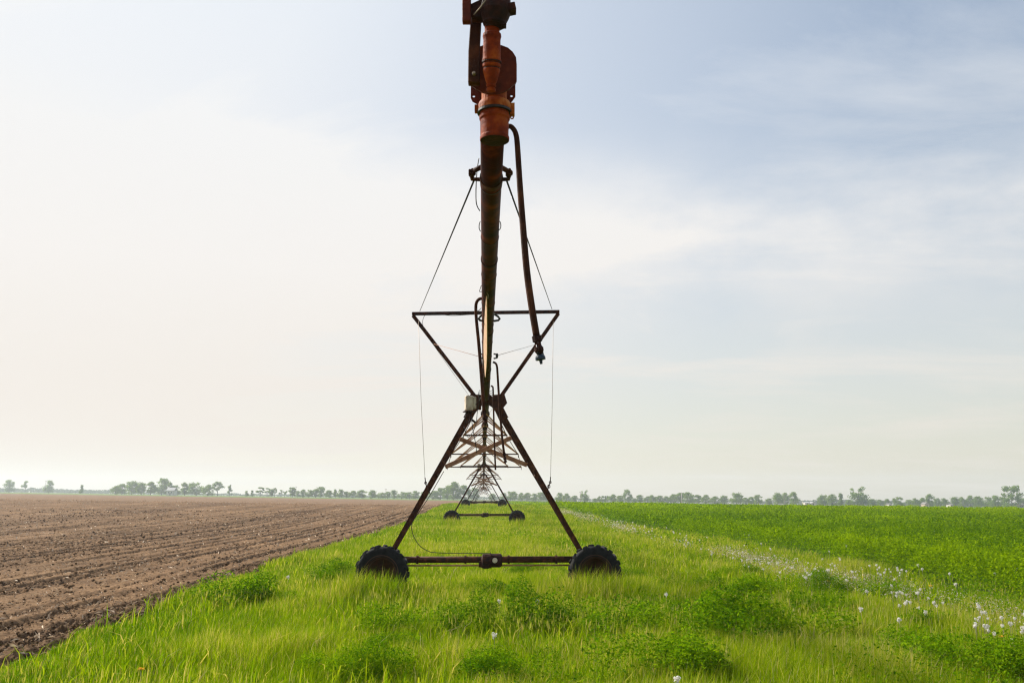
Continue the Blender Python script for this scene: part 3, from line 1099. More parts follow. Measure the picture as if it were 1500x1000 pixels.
LAT = Vector((1, 0.0318, 0)).normalized()
AXI = Vector((-0.0318, 1, 0)).normalized()
TY = [17.74, 56.4, 100.4, 142.0, 184.0, 226.0]
TZ = [h1(A(y), y) for y in TY]
TZ[0] = -0.03
root = empty('irrigation_machine', (A(Y0), Y0, h1(A(Y0), Y0)))
tag(root, 'long rusty centre pivot irrigation machine on wheeled towers along the grass strip', 'irrigation machine')


def pipe_z(y):
    """Height of the pipe axis: level overhang, then arched spans between towers."""
    if y <= TY[0]:
        return PZ
    for a in range(len(TY) - 1):
        if y <= TY[a + 1]:
            f = (y - TY[a]) / (TY[a + 1] - TY[a])
            return (TZ[a] + (TZ[a + 1] - TZ[a]) * f) + (PZ - TZ[0]) + 0.5 * 4 * f * (1 - f)
    return TZ[-1] + PZ


def AP(y, dx=0.0, dz=0.0):
    return Vector((A(y) + dx, y, pipe_z(y) + dz))


# overhang pipe
m = MB()
m.tube([AP(y) for y in np.linspace(4.36, 17.5, 12)], 0.067, 24)
m.build('overhang_pipe', M['pipe'], root)
m = MB()
for y, r in ((7.2, 0.072), (10.4, 0.072), (13.6, 0.073)):
    m.lathe(AP(y - 0.02), AP(y + 0.02), [(0, 0.066), (0, r), (1, r), (1, 0.066)], 24)
m.build('weld_collar', M['darkmetal'], root)

# spans
for a in range(len(TY) - 1):
    ya, yb = TY[a], TY[a + 1]
    n = 24
    m = MB()
    m.tube([AP(y) for y in np.linspace(ya + (0.25 if a else -0.2), yb - 0.25, n)], 0.083, 16 if a < 2 else 8)
    m.build('span_pipe', M['pipe'], root)
    m = MB()
    m.lathe(AP(yb - 0.3), AP(yb + 0.3), [(0, 0.07), (0, 0.11), (0.3, 0.11), (0.3, 0.125), (0.36, 0.125), (0.36, 0.1), (0.64, 0.1), (0.64, 0.125), (0.7, 0.125), (0.7, 0.11), (1, 0.11), (1, 0.07)], 12)
    m.build('flexible_joint', M['cable'], root)
    spec = [(1 / 6, 0.58, 1.18), (2 / 6, 0.97, 2.3), (3 / 6, 1.27, 3.05), (4 / 6, 0.97, 2.3), (5 / 6, 0.58, 1.18)]
    ends = []
    for f, drop, w in spec:
        y = ya + (yb - ya) * f
        c = AP(y, 0, -drop)
        L, Rr = c - LAT * w / 2, c + LAT * w / 2
        ends.append((L, Rr))
        m = MB()
        m.beam(L, Rr, 0.04, 0.04, (0, 0, 1), angle=False)
        bar = m.build('truss_spreader', M['rust'], root, bevel=0.004)
        for E in (L, Rr):
            m = MB()
            m.beam(AP(y - 1.6, 0, -0.06), E, 0.035, 0.035)
            m.beam(AP(y + 1.6, 0, -0.06), E, 0.035, 0.035)
            m.beam(AP(y, 0, -0.06), E, 0.03, 0.03)
            m.build('strut', M['strut'], bar)
        m = MB()
        m.lathe(AP(y - 0.05), AP(y + 0.05), [(0, 0.08), (0, 0.125), (1, 0.125), (1, 0.08)], 12)
        m.box(AP(y, 0, -0.11), 0.12, 0.16, 0.06)
        m.build('pipe_flange', M['darkmetal'], bar)
    for s in (0, 1):
        pts = [AP(ya + 0.6, (-0.15, 0.15)[s], -0.1)] + [e[s] + Vector((0, 0, -0.02)) for e in ends] + [AP(yb - 0.6, (-0.15, 0.15)[s], -0.1)]
        m = MB()
        m.tube(pts, 0.011 if a == 0 else 0.014, 6)
        for e in ends:
            m.tube([e[s], e[s] + Vector((0, 0, -0.11))], 0.012, 6)
        m.build('truss_rod', M['rust'], root)


# --- wheels: tyre with chevron lugs, rim and hub
def wheel_meshes():
    Rw, W = 0.56, 0.30
    prof = [(-0.5, 0.33), (-0.5, 0.36), (-0.53, 0.42), (-0.5, 0.49), (-0.42, 0.525), (-0.2, 0.535), (0.2, 0.535), (0.42, 0.525), (0.5, 0.49), (0.53, 0.42), (0.5, 0.36), (0.5, 0.33)]
    m = MB()
    N = 48
    vs, fs = [], []
    for t, r in prof:
        for k in range(N):
            an = 2 * math.pi * k / N
            vs.append((r * math.cos(an), t * W, r * math.sin(an)))
    npf = len(prof)
    for j in range(npf - 1):
        for k in range(N):
            k2 = (k + 1) % N
            fs.append((j * N + k, (j + 1) * N + k, (j + 1) * N + k2, j * N + k2))
    m.add(vs, fs, 0, True)
    nl = 12
    for side in (-1, 1):
        for k in range(nl):
            a0 = 2 * math.pi * (k + (0.5 if side > 0 else 0)) / nl
            # lug runs from the centre of the tread backwards to the shoulder and down the sidewall
            path = [(0.02, 0.0, 0.53), (0.22, 0.05, 0.528), (0.42, 0.10, 0.515), (0.51, 0.13, 0.48)]
            hh = [0.035, 0.046, 0.05, 0.036]
            hw = 0.036
            verts = []
            for (t, da, rb), h_ in zip(path, hh):
                for (dw, rr) in ((-hw, rb - 0.02), (-hw * 0.8, rb + h_), (hw * 0.8, rb + h_), (hw, rb - 0.02)):
                    an = a0 + da + dw / 0.55
                    verts.append((rr * math.cos(an), side * t * W, rr * math.sin(an)))
            faces = []
            for j in range(3):
                for q_ in range(3):
                    faces.append((j * 4 + q_, j * 4 + q_ + 1, (j + 1) * 4 + q_ + 1, (j + 1) * 4 + q_))
            faces.append((0, 1, 2, 3))
            faces.append((15, 14, 13, 12))
            m.add(verts, faces, 1, False)
    bm_ = m.mesh('tyre', [M['rubber'], M['lug']])
    b2 = bmesh.new()
    b2.from_mesh(bm_)
    bmesh.ops.recalc_face_normals(b2, faces=b2.faces[:])
    b2.to_mesh(bm_)
    b2.free()
    m = MB()
    pr = [(-0.5, 0.35), (-0.52, 0.37), (-0.47, 0.37), (-0.45, 0.31), (-0.2, 0.29), (0.0, 0.28), (0.05, 0.10), (0.12, 0.10), (0.14, 0.29), (0.45, 0.31), (0.5, 0.35)]
    vs, fs = [], []
    N = 36
    for t, r in pr:
        for k in range(N):
            an = 2 * math.pi * k / N
            vs.append((r * math.cos(an), t * W, r * math.sin(an)))
    for j in range(len(pr) - 1):
        for k in range(N):
            k2 = (k + 1) % N
            fs.append((j * N + k, (j + 1) * N + k, (j + 1) * N + k2, j * N + k2))
    m.add(vs, fs, 0, True)
    rimm = m.mesh('rim', M['rim'])
    m = MB()
    m.lathe((0, -0.06, 0), (0, 0.24, 0), [(0, 0.04), (0.0, 0.07), (0.15, 0.085), (0.25, 0.11), (0.3, 0.11), (0.7, 0.13), (1, 0.12), (1, 0.05)], 18)
    for k in range(6):
        an = 2 * math.pi * k / 6
        c = Vector((0.078 * math.cos(an), -0.03, 0.078 * math.sin(an)))
        m.lathe(c, c + Vector((0, -0.03, 0)), [(0, 0.013), (1, 0.013)], 6)
    hub = m.mesh('wheel', M['darkmetal'])
    return bm_, rimm, hub


TYRE, RIM, HUB = wheel_meshes()
for me_ in (TYRE, RIM):
    me_.transform(Matrix.Diagonal((0.905, 1.0, 0.905, 1.0)))


def tower(k):
    y = TY[k]
    zg = TZ[k]
    cx = A(y) + (0.05 if k == 0 else 0.0)
    near = k == 0
    ax = A(y)

    def T(u, s, z):
        return Vector((cx + (ax - cx) * min(1, z / 3.7), y, zg + z)) + LAT * u + AXI * s
    bz = 0.80
    # base beam with flanges
    m = MB()
    m.tube([T(-1.95, 0, bz), T(1.95, 0, bz)], 0.062, 16)
    for u in (-1.35, -0.42, 0.42, 1.35):
        m.lathe(T(u - 0.02, 0, bz), T(u + 0.02, 0, bz), [(0, 0.06), (0, 0.082), (1, 0.082), (1, 0.06)], 14)
    beam = m.build('base_beam', M['rust'], root)
    # drive shaft below the beam
    m = MB()
    m.tube([T(-1.9, -0.08, bz - 0.105), T(1.9, -0.08, bz - 0.105)], 0.016, 8)
    m.build('drive_shaft', M['brace'], beam)
    # gear motor in the middle
    m = MB()
    m.lathe(T(-0.1, -0.12, bz - 0.01), T(0.29, -0.12, bz - 0.01), [(0, 0.08), (0.05, 0.125), (0.4, 0.125), (0.4, 0.145), (0.46, 0.145), (0.46, 0.13), (0.92, 0.13), (1, 0.1)], 18)
    m.lathe(T(-0.02, -0.12, bz - 0.16), T(-0.02, -0.12, bz + 0.10), [(0, 0.06), (0.1, 0.1), (0.7, 0.1), (1, 0.07)], 14)
    m.box(T(0.14, -0.22, bz + 0.045), 0.09, 0.08, 0.09)
    m.beam(T(-0.16, -0.1, bz - 0.08), T(-0.02, -0.1, bz - 0.08), 0.11, 0.11, (0, 0, 1))
    m.build('gear_motor', M['darkmetal'], beam)
    if near:
        m = MB()
        c = T(0.15, -0.245, bz + 0.0)
        m.lathe(c, c + Vector((0, -0.03, 0)), [(0, 0.05), (0.6, 0.05), (1, 0.03)], 14)
        m.build('motor_cap', M['boxpaint'], beam)
    # wheels
    for u in (-2.0, 2.06):
        p = T(u, -0.28, 0.58)
        w = link('wheel', HUB, p, root)
        WORLD_ORIGIN[w.name] = p
        ty = link('tyre', TYRE, p, w)
        ty.rotation_euler = (0, 0.2 * (1 if u > 0 else 2) + k, 0)
        link('rim', RIM, p, w)
        # gear case behind the wheel
        m = MB()
        g0 = p + AXI * 0.06
        m.lathe(g0, p + AXI * 0.42, [(0, 0.07), (0.2, 0.1), (0.45, 0.15), (0.85, 0.15), (1, 0.09)], 14)
        m.build('wheel_gearbox', M['darkmetal'], w)
    # legs: two on each side, bolted to the pipe saddle
    for sx in (-1, 1):
        for ss in (-1, 1):
            m = MB()
            m.beam(T(sx * 1.93, ss * 0.1, bz - 0.02), T(sx * 0.26, ss * 0.42, 3.70), 0.086, 0.07, (0, 1, 0), angle=near)
            m.build('leg', M['rust'], root, bevel=0.0)
        m = MB()
        m.obox(T(sx * 1.88, 0, bz + 0.02), Vector((0.1, 0, 0)), AXI * 0.11, Vector((0, 0, 0.09)))
        m.build('foot_plate', M['rust'], root, bevel=0.008)
    # saddle plates under the pipe
    for sx in (-1, 1):
        m = MB()
        out = [T(sx * 0.06, -0.46, 3.98), T(sx * 0.30, -0.46, 3.80), T(sx * 0.44, -0.46, 3.52), T(sx * 0.30, -0.46, 3.48), T(sx * 0.12, -0.46, 3.72), T(sx * 0.06, -0.46, 3.76)]
        m.plate(out, 0.012)
        m.build('saddle_plate', M['rust'], root)
    # cross bracing
    for (u1, z1, u2, z2, s) in ((-0.80, 2.57, 0.50, 3.14, -0.30), (0.80, 2.61, -0.52, 3.12, -0.24)):
        m = MB()
        m.beam(T(u1, s, z1), T(u2, s, z2), 0.085, 0.03, (0, 1, 0))
        m.build('cross_brace', M['brace'], root, bevel=0.006)
    # brace from leg to leg along the machine
    for sx in (-1, 1):
        m = MB()
        m.beam(T(sx * 0.98, -0.28, 2.42), T(sx * 0.98, 0.28, 2.42), 0.06, 0.04, (0, 0, 1))
        m.build('leg_tie', M['rust'], root)
    # drop hoses and control box
    m = MB()
    c = T(-0.33, -0.62, 3.78)
    if near:
        m.obox(c, Vector((0.07, 0.018, 0)), Vector((-0.02, 0.07, 0)), Vector((0, 0, 0.145)))
        bx = m.build('control_box', M['boxpaint'], root, bevel=0.018)
        m = MB()
        m.obox(c + Vector((0.098, 0.04, 0.01)), Vector((0.03, 0.014, 0)), Vector((-0.02, 0.06, 0)), Vector((0, 0, 0.12)))
        m.build('box_cover', M['boxpaint'], bx, bevel=0.012)
        m = MB()
        m.obox(c + Vector((0.01, 0, -0.165)), Vector((0.11, 0.02, 0)), Vector((-0.02, 0.085, 0)), Vector((0, 0, 0.008)))
        m.tube([c + Vector((0.03, 0, -0.17)), c + Vector((0.04, 0.02, -0.3)), c + Vector((0.12, 0.1, -0.36))], 0.022, 8)
        m.build('box_bracket', M['darkmetal'], bx)
        m = MB()
        m.tube([c + Vector((-0.03, 0, -0.17)), c + Vector((-0.07, 0, -0.28)), c + Vector((-0.06, 0, -0.38)), c + Vector((-0.0, 0.02, -0.36)), c + Vector((0.04, 0.03, -0.28))], 0.006, 6)
        m.tube([c + Vector((0.04, 0, -0.2)), c + Vector((0.08, 0.02, -0.5)), c + Vector((0.13, 0.05, -0.75)), c + Vector((0.16, 0.05, -0.95))], 0.008, 6)
        m.build('box_cable', M['cable'], bx)
    elif k < 4:
        m.obox(c, Vector((0.085, 0, 0)), Vector((0, 0.075, 0)), Vector((0, 0, 0.155)))
        m.build('control_box', M['boxpaint'], root, bevel=0.018)


for k in range(len(TY)):
    tower(k)

# --- V mast over the nearest tower
BL, BR = P(603.5, 459.5, Y0 - 0.05), P(819.5, 456.5, Y0 - 0.05)
m = MB()
m.beam(BL, BR, 0.065, 0.065, (0, 1, 0))
mast = m.build('mast_crossbar', M['darkmetal'], root, bevel=0.006)
for a, b in ((P(605, 462, Y0), P(701, 587, Y0)), (P(818, 459, Y0), P(727, 590, Y0))):
    m = MB()
    m.beam(a, b, 0.075, 0.055, (0, 1, 0))
    m.build('mast_arm', M['rust'], root, bevel=0.006)
for px, py in ((699, 587), (729, 588)):
    m = MB()
    s = -1 if px < 715 else 1
    m.plate([P(px + 6 * -s, 578, Y0 - 0.1), P(px + s * 10, 577, Y0 - 0.1), P(px + s * 14, 590, Y0 - 0.1), P(px + s * 6, 600, Y0 - 0.1), P(px - s * 6, 600, Y0 - 0.1)], 0.014)
    m.build('mast_foot', M['rust'], root)


def cable(name, pts, r, mat='cable', n=6):
    m = MB()
    m.tube(pts, r, n)
    return m.build(name, M[mat], root)


def yz(py):
    """Distance along the overhang at which the pipe shows at picture height py."""
    y = 3.0
    best = None
    for q_ in np.linspace(3.0, 17.7, 1500):
        v = AP(q_)
        d = v - Vector((0, 0, EYE))
        fwd = d.y * CP + d.z * SP
        up = -d.y * SP + d.z * CP
        e = abs(500 - F * up / fwd - py)
        if best is None or e < best[0]:
            best = (e, q_)
    return best[1]


def yzb(py, r):
    """As yz, for the lowest line of a round part of radius r on the overhang."""
    best = None
    for q_ in np.linspace(3.0, 17.7, 2500):
        d = AP(q_, 0, -r) - Vector((0, 0, EYE))
        e = abs(500 - F * (-d.y * SP + d.z * CP) / (d.y * CP + d.z * SP) - py)
        if best is None or e < best[0]:
            best = (e, q_)
    return best[1]


# stay clamp near the outer end
yc = yz(262)
ca, cb = P(694.5, 264, yc), P(742, 264, yc)
m = MB()
for side, x1, x2 in ((-1, 704, 693), (1, 735, 743.5)):
    m.tube([P(x1 + side * -3, 263, yc + 0.05), P(x2 + side * 1, 262.5, yc), P(x2 + side * 2.5, 255, yc - 0.02), P(x2 + side * 1, 250, yc - 0.04)], 0.014, 8)
    m.tube([P(x2 + side * 1, 251, yc - 0.04), P(x1 + side * -3, 244, yc - 0.1)], 0.016, 8)
    for q_ in range(5):
        an = q_ * 1.256
        c = P(x2 + side * 2 + 3.2 * math.cos(an), 251 + 3.2 * math.sin(an), yc - 0.06)
        m.lathe(c, c + Vector((0, 0.05, 0)), [(0, 0.008), (0.2, 0.011), (1, 0.011)], 7)
m.lathe(AP(yc - 0.03), AP(yc + 0.03), [(0, 0.066), (0, 0.073), (1, 0.073), (1, 0.066)], 24)
m.build('stay_clamp', M['rust'], root)
cable('stay_cable', [ca, P(615, 455.5, Y0 - 0.05)], 0.0062)
cable('stay_cable', [cb, P(808.5, 452.5, Y0 - 0.05)], 0.0062)
# guys from the mast ends down to the legs
for pts in ([(613, 470), (617, 590), (622.5, 700)], [(810.5, 470), (809, 590), (806.5, 699)]):
    cable('guy_wire', [P(a, b, Y0 - 0.15) for a, b in pts], 0.004, 'galv')
m_hooks = [[(622.5, 699), (623.5, 707), (625, 714), (630, 722)], [(806.5, 698), (806, 706), (804, 711), (801.5, 719)]]
for hk in m_hooks:
    m = MB()
    m.tube([P(a, b, Y0 - 0.15) for a, b in hk], 0.011, 6)
    c = P(hk[1][0], hk[1][1], Y0 - 0.17)
    m.tube([c + 0.022 * Vector((math.cos(t), 0, math.sin(t))) for t in np.linspace(0, 6.1, 10)], 0.008, 6)
    c = P(hk[2][0], hk[2][1] + 1, Y0 - 0.17)
    m.tube([c + 0.024 * Vector((math.cos(t), 0, 1.3 * math.sin(t))) for t in np.linspace(0, 6.1, 10)], 0.009, 6)
    m.build('guy_hook', M['darkmetal'], root)
# back stays to the first span
cable('back_stay', [P(611, 471, Y0 + 0.05), AP(24.0, -0.1, 0)], 0.004, 'galv')
cable('back_stay', [P(812, 470, Y0 + 0.05), AP(24.0, 0.1, 0)], 0.004, 'galv')
# steadying wires from the mast arms to the pipe
ys_ = yz(521)
cable('steady_wire', [P(635, 503.5, Y0), P(702, 522, ys_)], 0.0035, 'brace')
cable('steady_wire', [P(783, 505, Y0), P(728, 520.5, ys_)], 0.0035, 'galv')
m = MB()
for side, xa, xb in ((-1, 709, 703), (1, 723, 728)):
    m.tube([P(xa, 518, ys_), P(xb, 519, ys_), P(xb, 524, ys_), P(xa, 525, ys_)], 0.012, 7)
    c = P(xb, 521, ys_)
    m.lathe(c + Vector((0, -0.02, -0.03)), c + Vector((0, -0.02, 0.03)), [(0, 0.015), (0.5, 0.02), (1, 0.015)], 8)
m.build('steady_clamp', M['cable'], root)
yh = yz(466)
m = MB()
for side, xa, xb in ((-1, 707, 701), (1, 724, 732)):
    m.tube([P(xa, 460, yh - 0.1), P(xb - side * 3, 463, yh - 0.05), P(xb, 466.5, yh), P(xb - side * 2, 469, yh), P(xa, 470, yh + 0.05)], 0.0125, 8)
m.build('pipe_hanger', M['cable'], root)

# pale strip added under the pipe, standing in for its sunlit left side
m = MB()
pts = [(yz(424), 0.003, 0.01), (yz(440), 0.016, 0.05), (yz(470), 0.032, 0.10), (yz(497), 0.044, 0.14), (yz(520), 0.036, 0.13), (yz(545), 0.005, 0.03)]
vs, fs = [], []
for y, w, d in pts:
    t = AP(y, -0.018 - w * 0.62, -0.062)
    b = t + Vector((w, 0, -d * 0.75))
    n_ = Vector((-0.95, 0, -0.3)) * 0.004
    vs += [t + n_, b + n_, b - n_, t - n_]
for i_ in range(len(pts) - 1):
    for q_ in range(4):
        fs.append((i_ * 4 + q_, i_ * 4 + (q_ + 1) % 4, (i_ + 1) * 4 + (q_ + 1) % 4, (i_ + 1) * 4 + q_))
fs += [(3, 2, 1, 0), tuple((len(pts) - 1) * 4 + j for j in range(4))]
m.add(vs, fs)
hs = m.build('sunlit_sliver_strip', M['tan'], root)
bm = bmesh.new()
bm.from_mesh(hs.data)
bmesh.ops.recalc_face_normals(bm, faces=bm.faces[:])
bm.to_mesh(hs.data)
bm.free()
cable('strip_tie', [AP(yz(418), -0.02, -0.06), AP(yz(421), -0.004, -0.075), AP(yz(427), -0.006, -0.07)], 0.004, 'galv')


# --- drop hoses
def smooth(pts, n=5):
    out = []
    P_ = [pts[0]] + list(pts) + [pts[-1]]
    for i_ in range(1, len(P_) - 2):
        p0, p1, p2, p3 = P_[i_ - 1], P_[i_], P_[i_ + 1], P_[i_ + 2]
        for q_ in range(n):
            t = q_ / n
            out.append(0.5 * ((2 * p1) + (p2 - p0) * t + (2 * p0 - 5 * p1 + 4 * p2 - p3) * t * t + (3 * p1 - p0 - 3 * p2 + p3) * t ** 3))
    out.append(P_[-2])
    return out


def drop(pix, Y, r0, r1, nozzle=True, plate='darkmetal'):
    pts = smooth([P(a, b, Y) for a, b in pix])
    n = len(pts)
    m = MB()
    m.tube(pts, [r0 + (r1 - r0) * sstep(0.1, 0.9, i_ / (n - 1)).item() for i_ in range(n)], 10)
    d = m.build('drop_hose', M['rust'], root)
    if nozzle:
        e = pts[-1]
        t = (pts[-1] - pts[-2]).normalized()
        m = MB()
        m.lathe(e, e + t * 0.10, [(0, r1), (0, r1 * 1.35), (0.3, r1 * 1.35), (0.3, r1 * 0.9), (0.6, r1 * 0.9), (0.62, r1 * 1.3), (0.8, r1 * 1.3), (1, r1 * 0.7)], 12)
        m.build('nozzle', M['darkmetal'], d)
        m = MB()
        q_ = e + t * 0.10
        m.lathe(q_, q_ + t * 0.05, [(0, r1 * 0.5), (0.1, r1 * 1.2), (0.3, 0.027), (0.55, 0.027), (0.6, r1 * 0.5), (1, r1 * 0.35)], 14)
        for an in (0, 2.1, 4.2):
            o_ = 0.018 * Vector((math.cos(an), math.sin(an), 0))
            m.tube([e + t * 0.05 + o_ * 0.9, q_ + o_], 0.004, 5)
        m.build('spray_plate', M[plate], d)
    return d


drop([(738, 190), (746, 185), (752, 189), (756, 198), (758, 215), (761.5, 270), (766, 330), (771.5, 395), (779, 450), (786, 492)], yz(192), 0.0135, 0.019, True, 'blue')
drop([(708, 437), (702, 438), (698, 443), (697, 452), (698, 470), (701, 500), (704, 535), (707, 575), (709, 601)], yz(437), 0.016, 0.0175)
drop([(722, 530), (726, 532), (728, 537), (729, 550), (731.5, 590), (735.5, 640), (738.5, 664)], yz(531), 0.016, 0.018)
drop([(719, 565), (721.5, 566), (722.3, 570), (722.8, 590), (724, 640), (725.8, 688)], yz(566), 0.015, 0.016, False)

# --- electric cable strapped along the pipe, with slack loops
m = MB()
m.tube([AP(y, -0.05 - 0.006 * math.sin(y * 5), 0.052) for y in np.linspace(4.7, 17.3, 60)], 0.009, 6)
for pix, dy in (([(701.5, 232), (699, 248), (697.5, 270), (697.3, 292), (699, 302), (703, 309)], 0), ([(703.5, 324), (702, 329), (702, 335), (704, 339)], 0),
                ([(730, 323), (733, 326), (733.5, 333), (731, 337), (729.5, 336)], 0), ([(705, 418), (703, 424), (702.5, 427), (706, 427)], 0), ([(705, 451), (702, 454), (699, 456)], 0)):
    yy_ = yz(sum(p_[1] for p_ in pix) / len(pix))
    m.tube(smooth([P(a, b, yy_) for a, b in pix]), 0.0035, 5)
m.build('power_cable', M['cable'], root)
m = MB()
for y in np.arange(5.4, 17, 1.15):
    m.lathe(AP(y), AP(y + 0.012), [(0, 0.066), (0, 0.0705), (1, 0.0705), (1, 0.066)], 20)
m.build('cable_strap', M['cable'], root)
cable('leg_cable', smooth([P(a, b, Y0 + 0.1) for a, b in ((650, 690), (628, 728), (605, 763), (603, 773), (606, 785), (614, 798), (626, 806), (640, 809), (690, 810), (718, 810))]), 0.008)
cable('mast_cable', smooth([P(a, b, Y0 - 0.1) for a, b in ((699, 460), (675, 461.5), (660, 462), (640, 460), (626, 460), (621, 464), (619, 472), (621, 482))]), 0.005)
m = MB()
for s_ in (-0.13, 0.13):
    for j in range(3):
        y = Y0 - 0.9 + 0.35 * j
        m.tube([AP(y, s_ * 0.5, 0.04), AP(y, s_ * 0.95, 0.07), AP(y, s_ * 1.15, 0.0), AP(y, s_ * 0.9, -0.08)], 0.006, 5)
m.tube(smooth([AP(17.0, -0.1, -0.05), AP(17.1, -0.16, -0.3), AP(17.1, -0.2, -0.6), AP(17.15, -0.34, -0.8), AP(17.2, -0.42, -0.6)]), 0.007, 5)
m.tube(smooth([AP(17.0, -0.08, -0.05), AP(17.1, -0.2, -0.18), AP(17.1, -0.28, -0.3), AP(17.15, -0.4, -0.35)]), 0.007, 5)
m.build('tower_cable', M['cable'], root)
# orange fitting under the pipe at the tower
m = MB()
c = P(708.5, 604, 16.7)
m.lathe(c, c + Vector((0.01, 0, -0.15)), [(0, 0.03), (0.2, 0.03), (0.2, 0.02), (1, 0.02)], 10)
m.build('pipe_drain', M['orange'], root)

# --- outer end: sleeve, coupling, end plates, hanging spray gun
YS = 4.32                       # the upright sleeve hangs at the end of the level pipe
q0 = (YS * CP + 1.95 * SP) / F   # metres per picture pixel there


def up(px, py):
    return P(px, py, YS)


zb0, zb1 = up(724.5, 206), up(724.5, 165.5)
m = MB()
L_ = (zb1 - zb0).length
m.lathe(zb0, zb1, [(0.03, 19 * q0), (0.0, 20 * q0), (0.0, 21.3 * q0), (0.10, 21.5 * q0), (0.16, 20.3 * q0), (0.7, 20.7 * q0), (0.76, 22.4 * q0), (0.86, 22.6 * q0), (0.90, 21.2 * q0), (1, 21.6 * q0)], 32)
m.v = [Vector((p.x, p.y, p.z)) for p in m.v]
end = m.build('end_sleeve', M['orange'], root)
m = MB()
m.lathe(zb0 + Vector((0, 0, 0.002)), zb0 + Vector((0, 0, -0.0015)), [(0, 20.6 * q0), (1, 20.6 * q0)], 28)
m.build('sleeve_bottom', M['darkmetal'], end)
m = MB()
c0, c1 = up(724.5, 164.5), up(724.3, 150)
m.lathe(c0, c1, [(0, 20 * q0), (0, 24.3 * q0), (0.15, 25 * q0), (0.55, 24.6 * q0), (0.9, 22.8 * q0), (1, 20 * q0)], 32)
for px, py, hw_, hh_ in ((698.5, 160, 0.011, 0.016), (750.5, 161, 0.012, 0.03)):
    m.obox(up(px, py), Vector((hw_, 0, 0)), Vector((0, 0.02, 0)), Vector((0, 0, hh_)))
c = up(750, 172)
m.tube([c + 0.008 * Vector((math.cos(t), 0, math.sin(t))) for t in np.linspace(0, 6.1, 9)], 0.0035, 6)
cpl = m.build('end_coupling', M['worn'], root)
m = MB()
m.lathe(up(724.5, 166.8), up(724.5, 163.6), [(0, 21 * q0), (0, 25.4 * q0), (1, 25.4 * q0), (1, 21 * q0)], 32)
m.build('gasket', M['cable'], cpl)
m = MB()
m.lathe(up(724, 151), up(723.5, 118), [(0, 18.6 * q0), (1, 18.6 * q0)], 24)
m.build('end_neck', M['worn'], root)
yp = 4.37
m = MB()
out = [(690, 110), (689.5, 143), (692, 148), (701, 153), (712, 154), (728, 154), (743, 153), (750, 148), (755, 141), (755, 110)]
m.plate([P(a, b, yp) for a, b in out], 0.012, [(P(694, 141, yp), 0.0075), (P(749.3, 140.5, yp), 0.0075)])
m.build('bolt_plate', M['darkred'], root)
m = MB()
out = [(690, 76), (698, 70), (708, 66.5), (722, 65.5), (735, 66.5), (744, 70), (751, 76), (756, 84), (757, 95), (757, 118), (755, 122), (750, 126), (746, 130), (738, 134), (728, 137), (716, 137), (706, 134.5), (697, 130), (690, 124), (687, 119), (687, 90)]
m.plate([P(a, b, 4.18) for a, b in out], 0.016)
m.build('end_plate', M['darkred'], root)
k_ = 4.36 / F
g0, g1 = P(721, 34, 4.03), P(719.5, 134, 4.09)
m = MB()
prof = [(0, 12.5), (0.02, 11), (0.14, 11), (0.16, 13.2), (0.2, 13.8), (0.24, 12.8), (0.26, 12.6), (0.52, 13.3), (0.55, 14.2), (0.58, 13.8), (0.59, 12.2), (0.60, 12.2), (0.61, 13.6), (0.645, 13.4), (0.66, 11.5), (0.675, 11.5), (0.68, 12.6), (0.70, 12.6), (0.72, 12), (0.84, 9), (0.90, 6.4), (0.91, 7.2), (0.935, 7.0), (0.94, 5), (0.96, 5), (0.962, 7), (1.0, 6.5)]
m.lathe(g0, g1, [(t, r * k_) for t, r in prof], 24)
gun = m.build('gun_barrel', M['orange'], root)
m = MB()
for t, r in ((0.575, 14.3), (0.6, 12.9), (0.67, 12.1)):
    c = g0 + (g1 - g0) * t
    d_ = (g1 - g0).normalized()
    m.lathe(c - d_ * 0.003, c + d_ * 0.003, [(0, (r - 1) * k_), (0, r * k_), (1, r * k_), (1, (r - 1) * k_)], 24)
m.build('barrel_ring', M['darkmetal'], gun)
# gun body and bracket above
h0, h1_ = P(731, -40, 4.0), P(724, 41, 4.02)
m = MB()
m.lathe(h0, h1_, [(0, 19 * k_), (0.3, 20 * k_), (0.5, 20.5 * k_), (0.62, 22 * k_), (0.72, 22.5 * k_), (0.82, 20 * k_), (0.9, 17 * k_), (0.93, 17.5 * k_), (0.96, 16.5 * k_), (0.965, 13.5 * k_), (1, 12 * k_)], 24)
m.obox(P(750, 13.5, 4.0), Vector((0.017, 0, 0.004)), Vector((0, 0.03, 0)), Vector((-0.004, 0, 0.019)))
m.obox(P(738, 38, 4.0), Vector((0.012, 0, 0.0)), Vector((0, 0.02, 0)), Vector((0, 0, 0.006)))
m.build('gun_body', M['darkmetal'], root, bevel=0.002)
m = MB()
m.plate([P(a, b, 3.98) for a, b in ((677, -45), (689.5, -45), (689.5, 30), (677, 30))], 0.045)
m.build('gun_bracket', M['darkred'], root, bevel=0.003)
m = MB()
m.plate([P(a, b, 4.02) for a, b in ((689, 6), (706, -2), (708, 8), (707, 25), (690, 25))], 0.06)
m.build('bracket_block', M['darkmetal'], root, bevel=0.003)
m = MB()
m.plate([P(a, b, 4.10) for a, b in ((689.5, 24), (705, 24), (703, 60), (702.5, 88), (702.5, 120), (685.5, 120), (686, 75))], 0.05)
m.build('support_bar', M['rust'], root, bevel=0.003)
cable('control_wire', [P(694, 22, 3.96), P(703, 12, 3.92), P(713, -2, 3.9)], 0.003, 'galv')
m = MB()
for px in (694.5,):
    c = P(px, 109, 4.10)
    m.lathe(c + Vector((0, 0.0, 0)), c + Vector((0, -0.02, 0)), [(0, 0.01), (0.5, 0.01), (1, 0.007)], 8)
m.build('bolt', M['galv'], root)


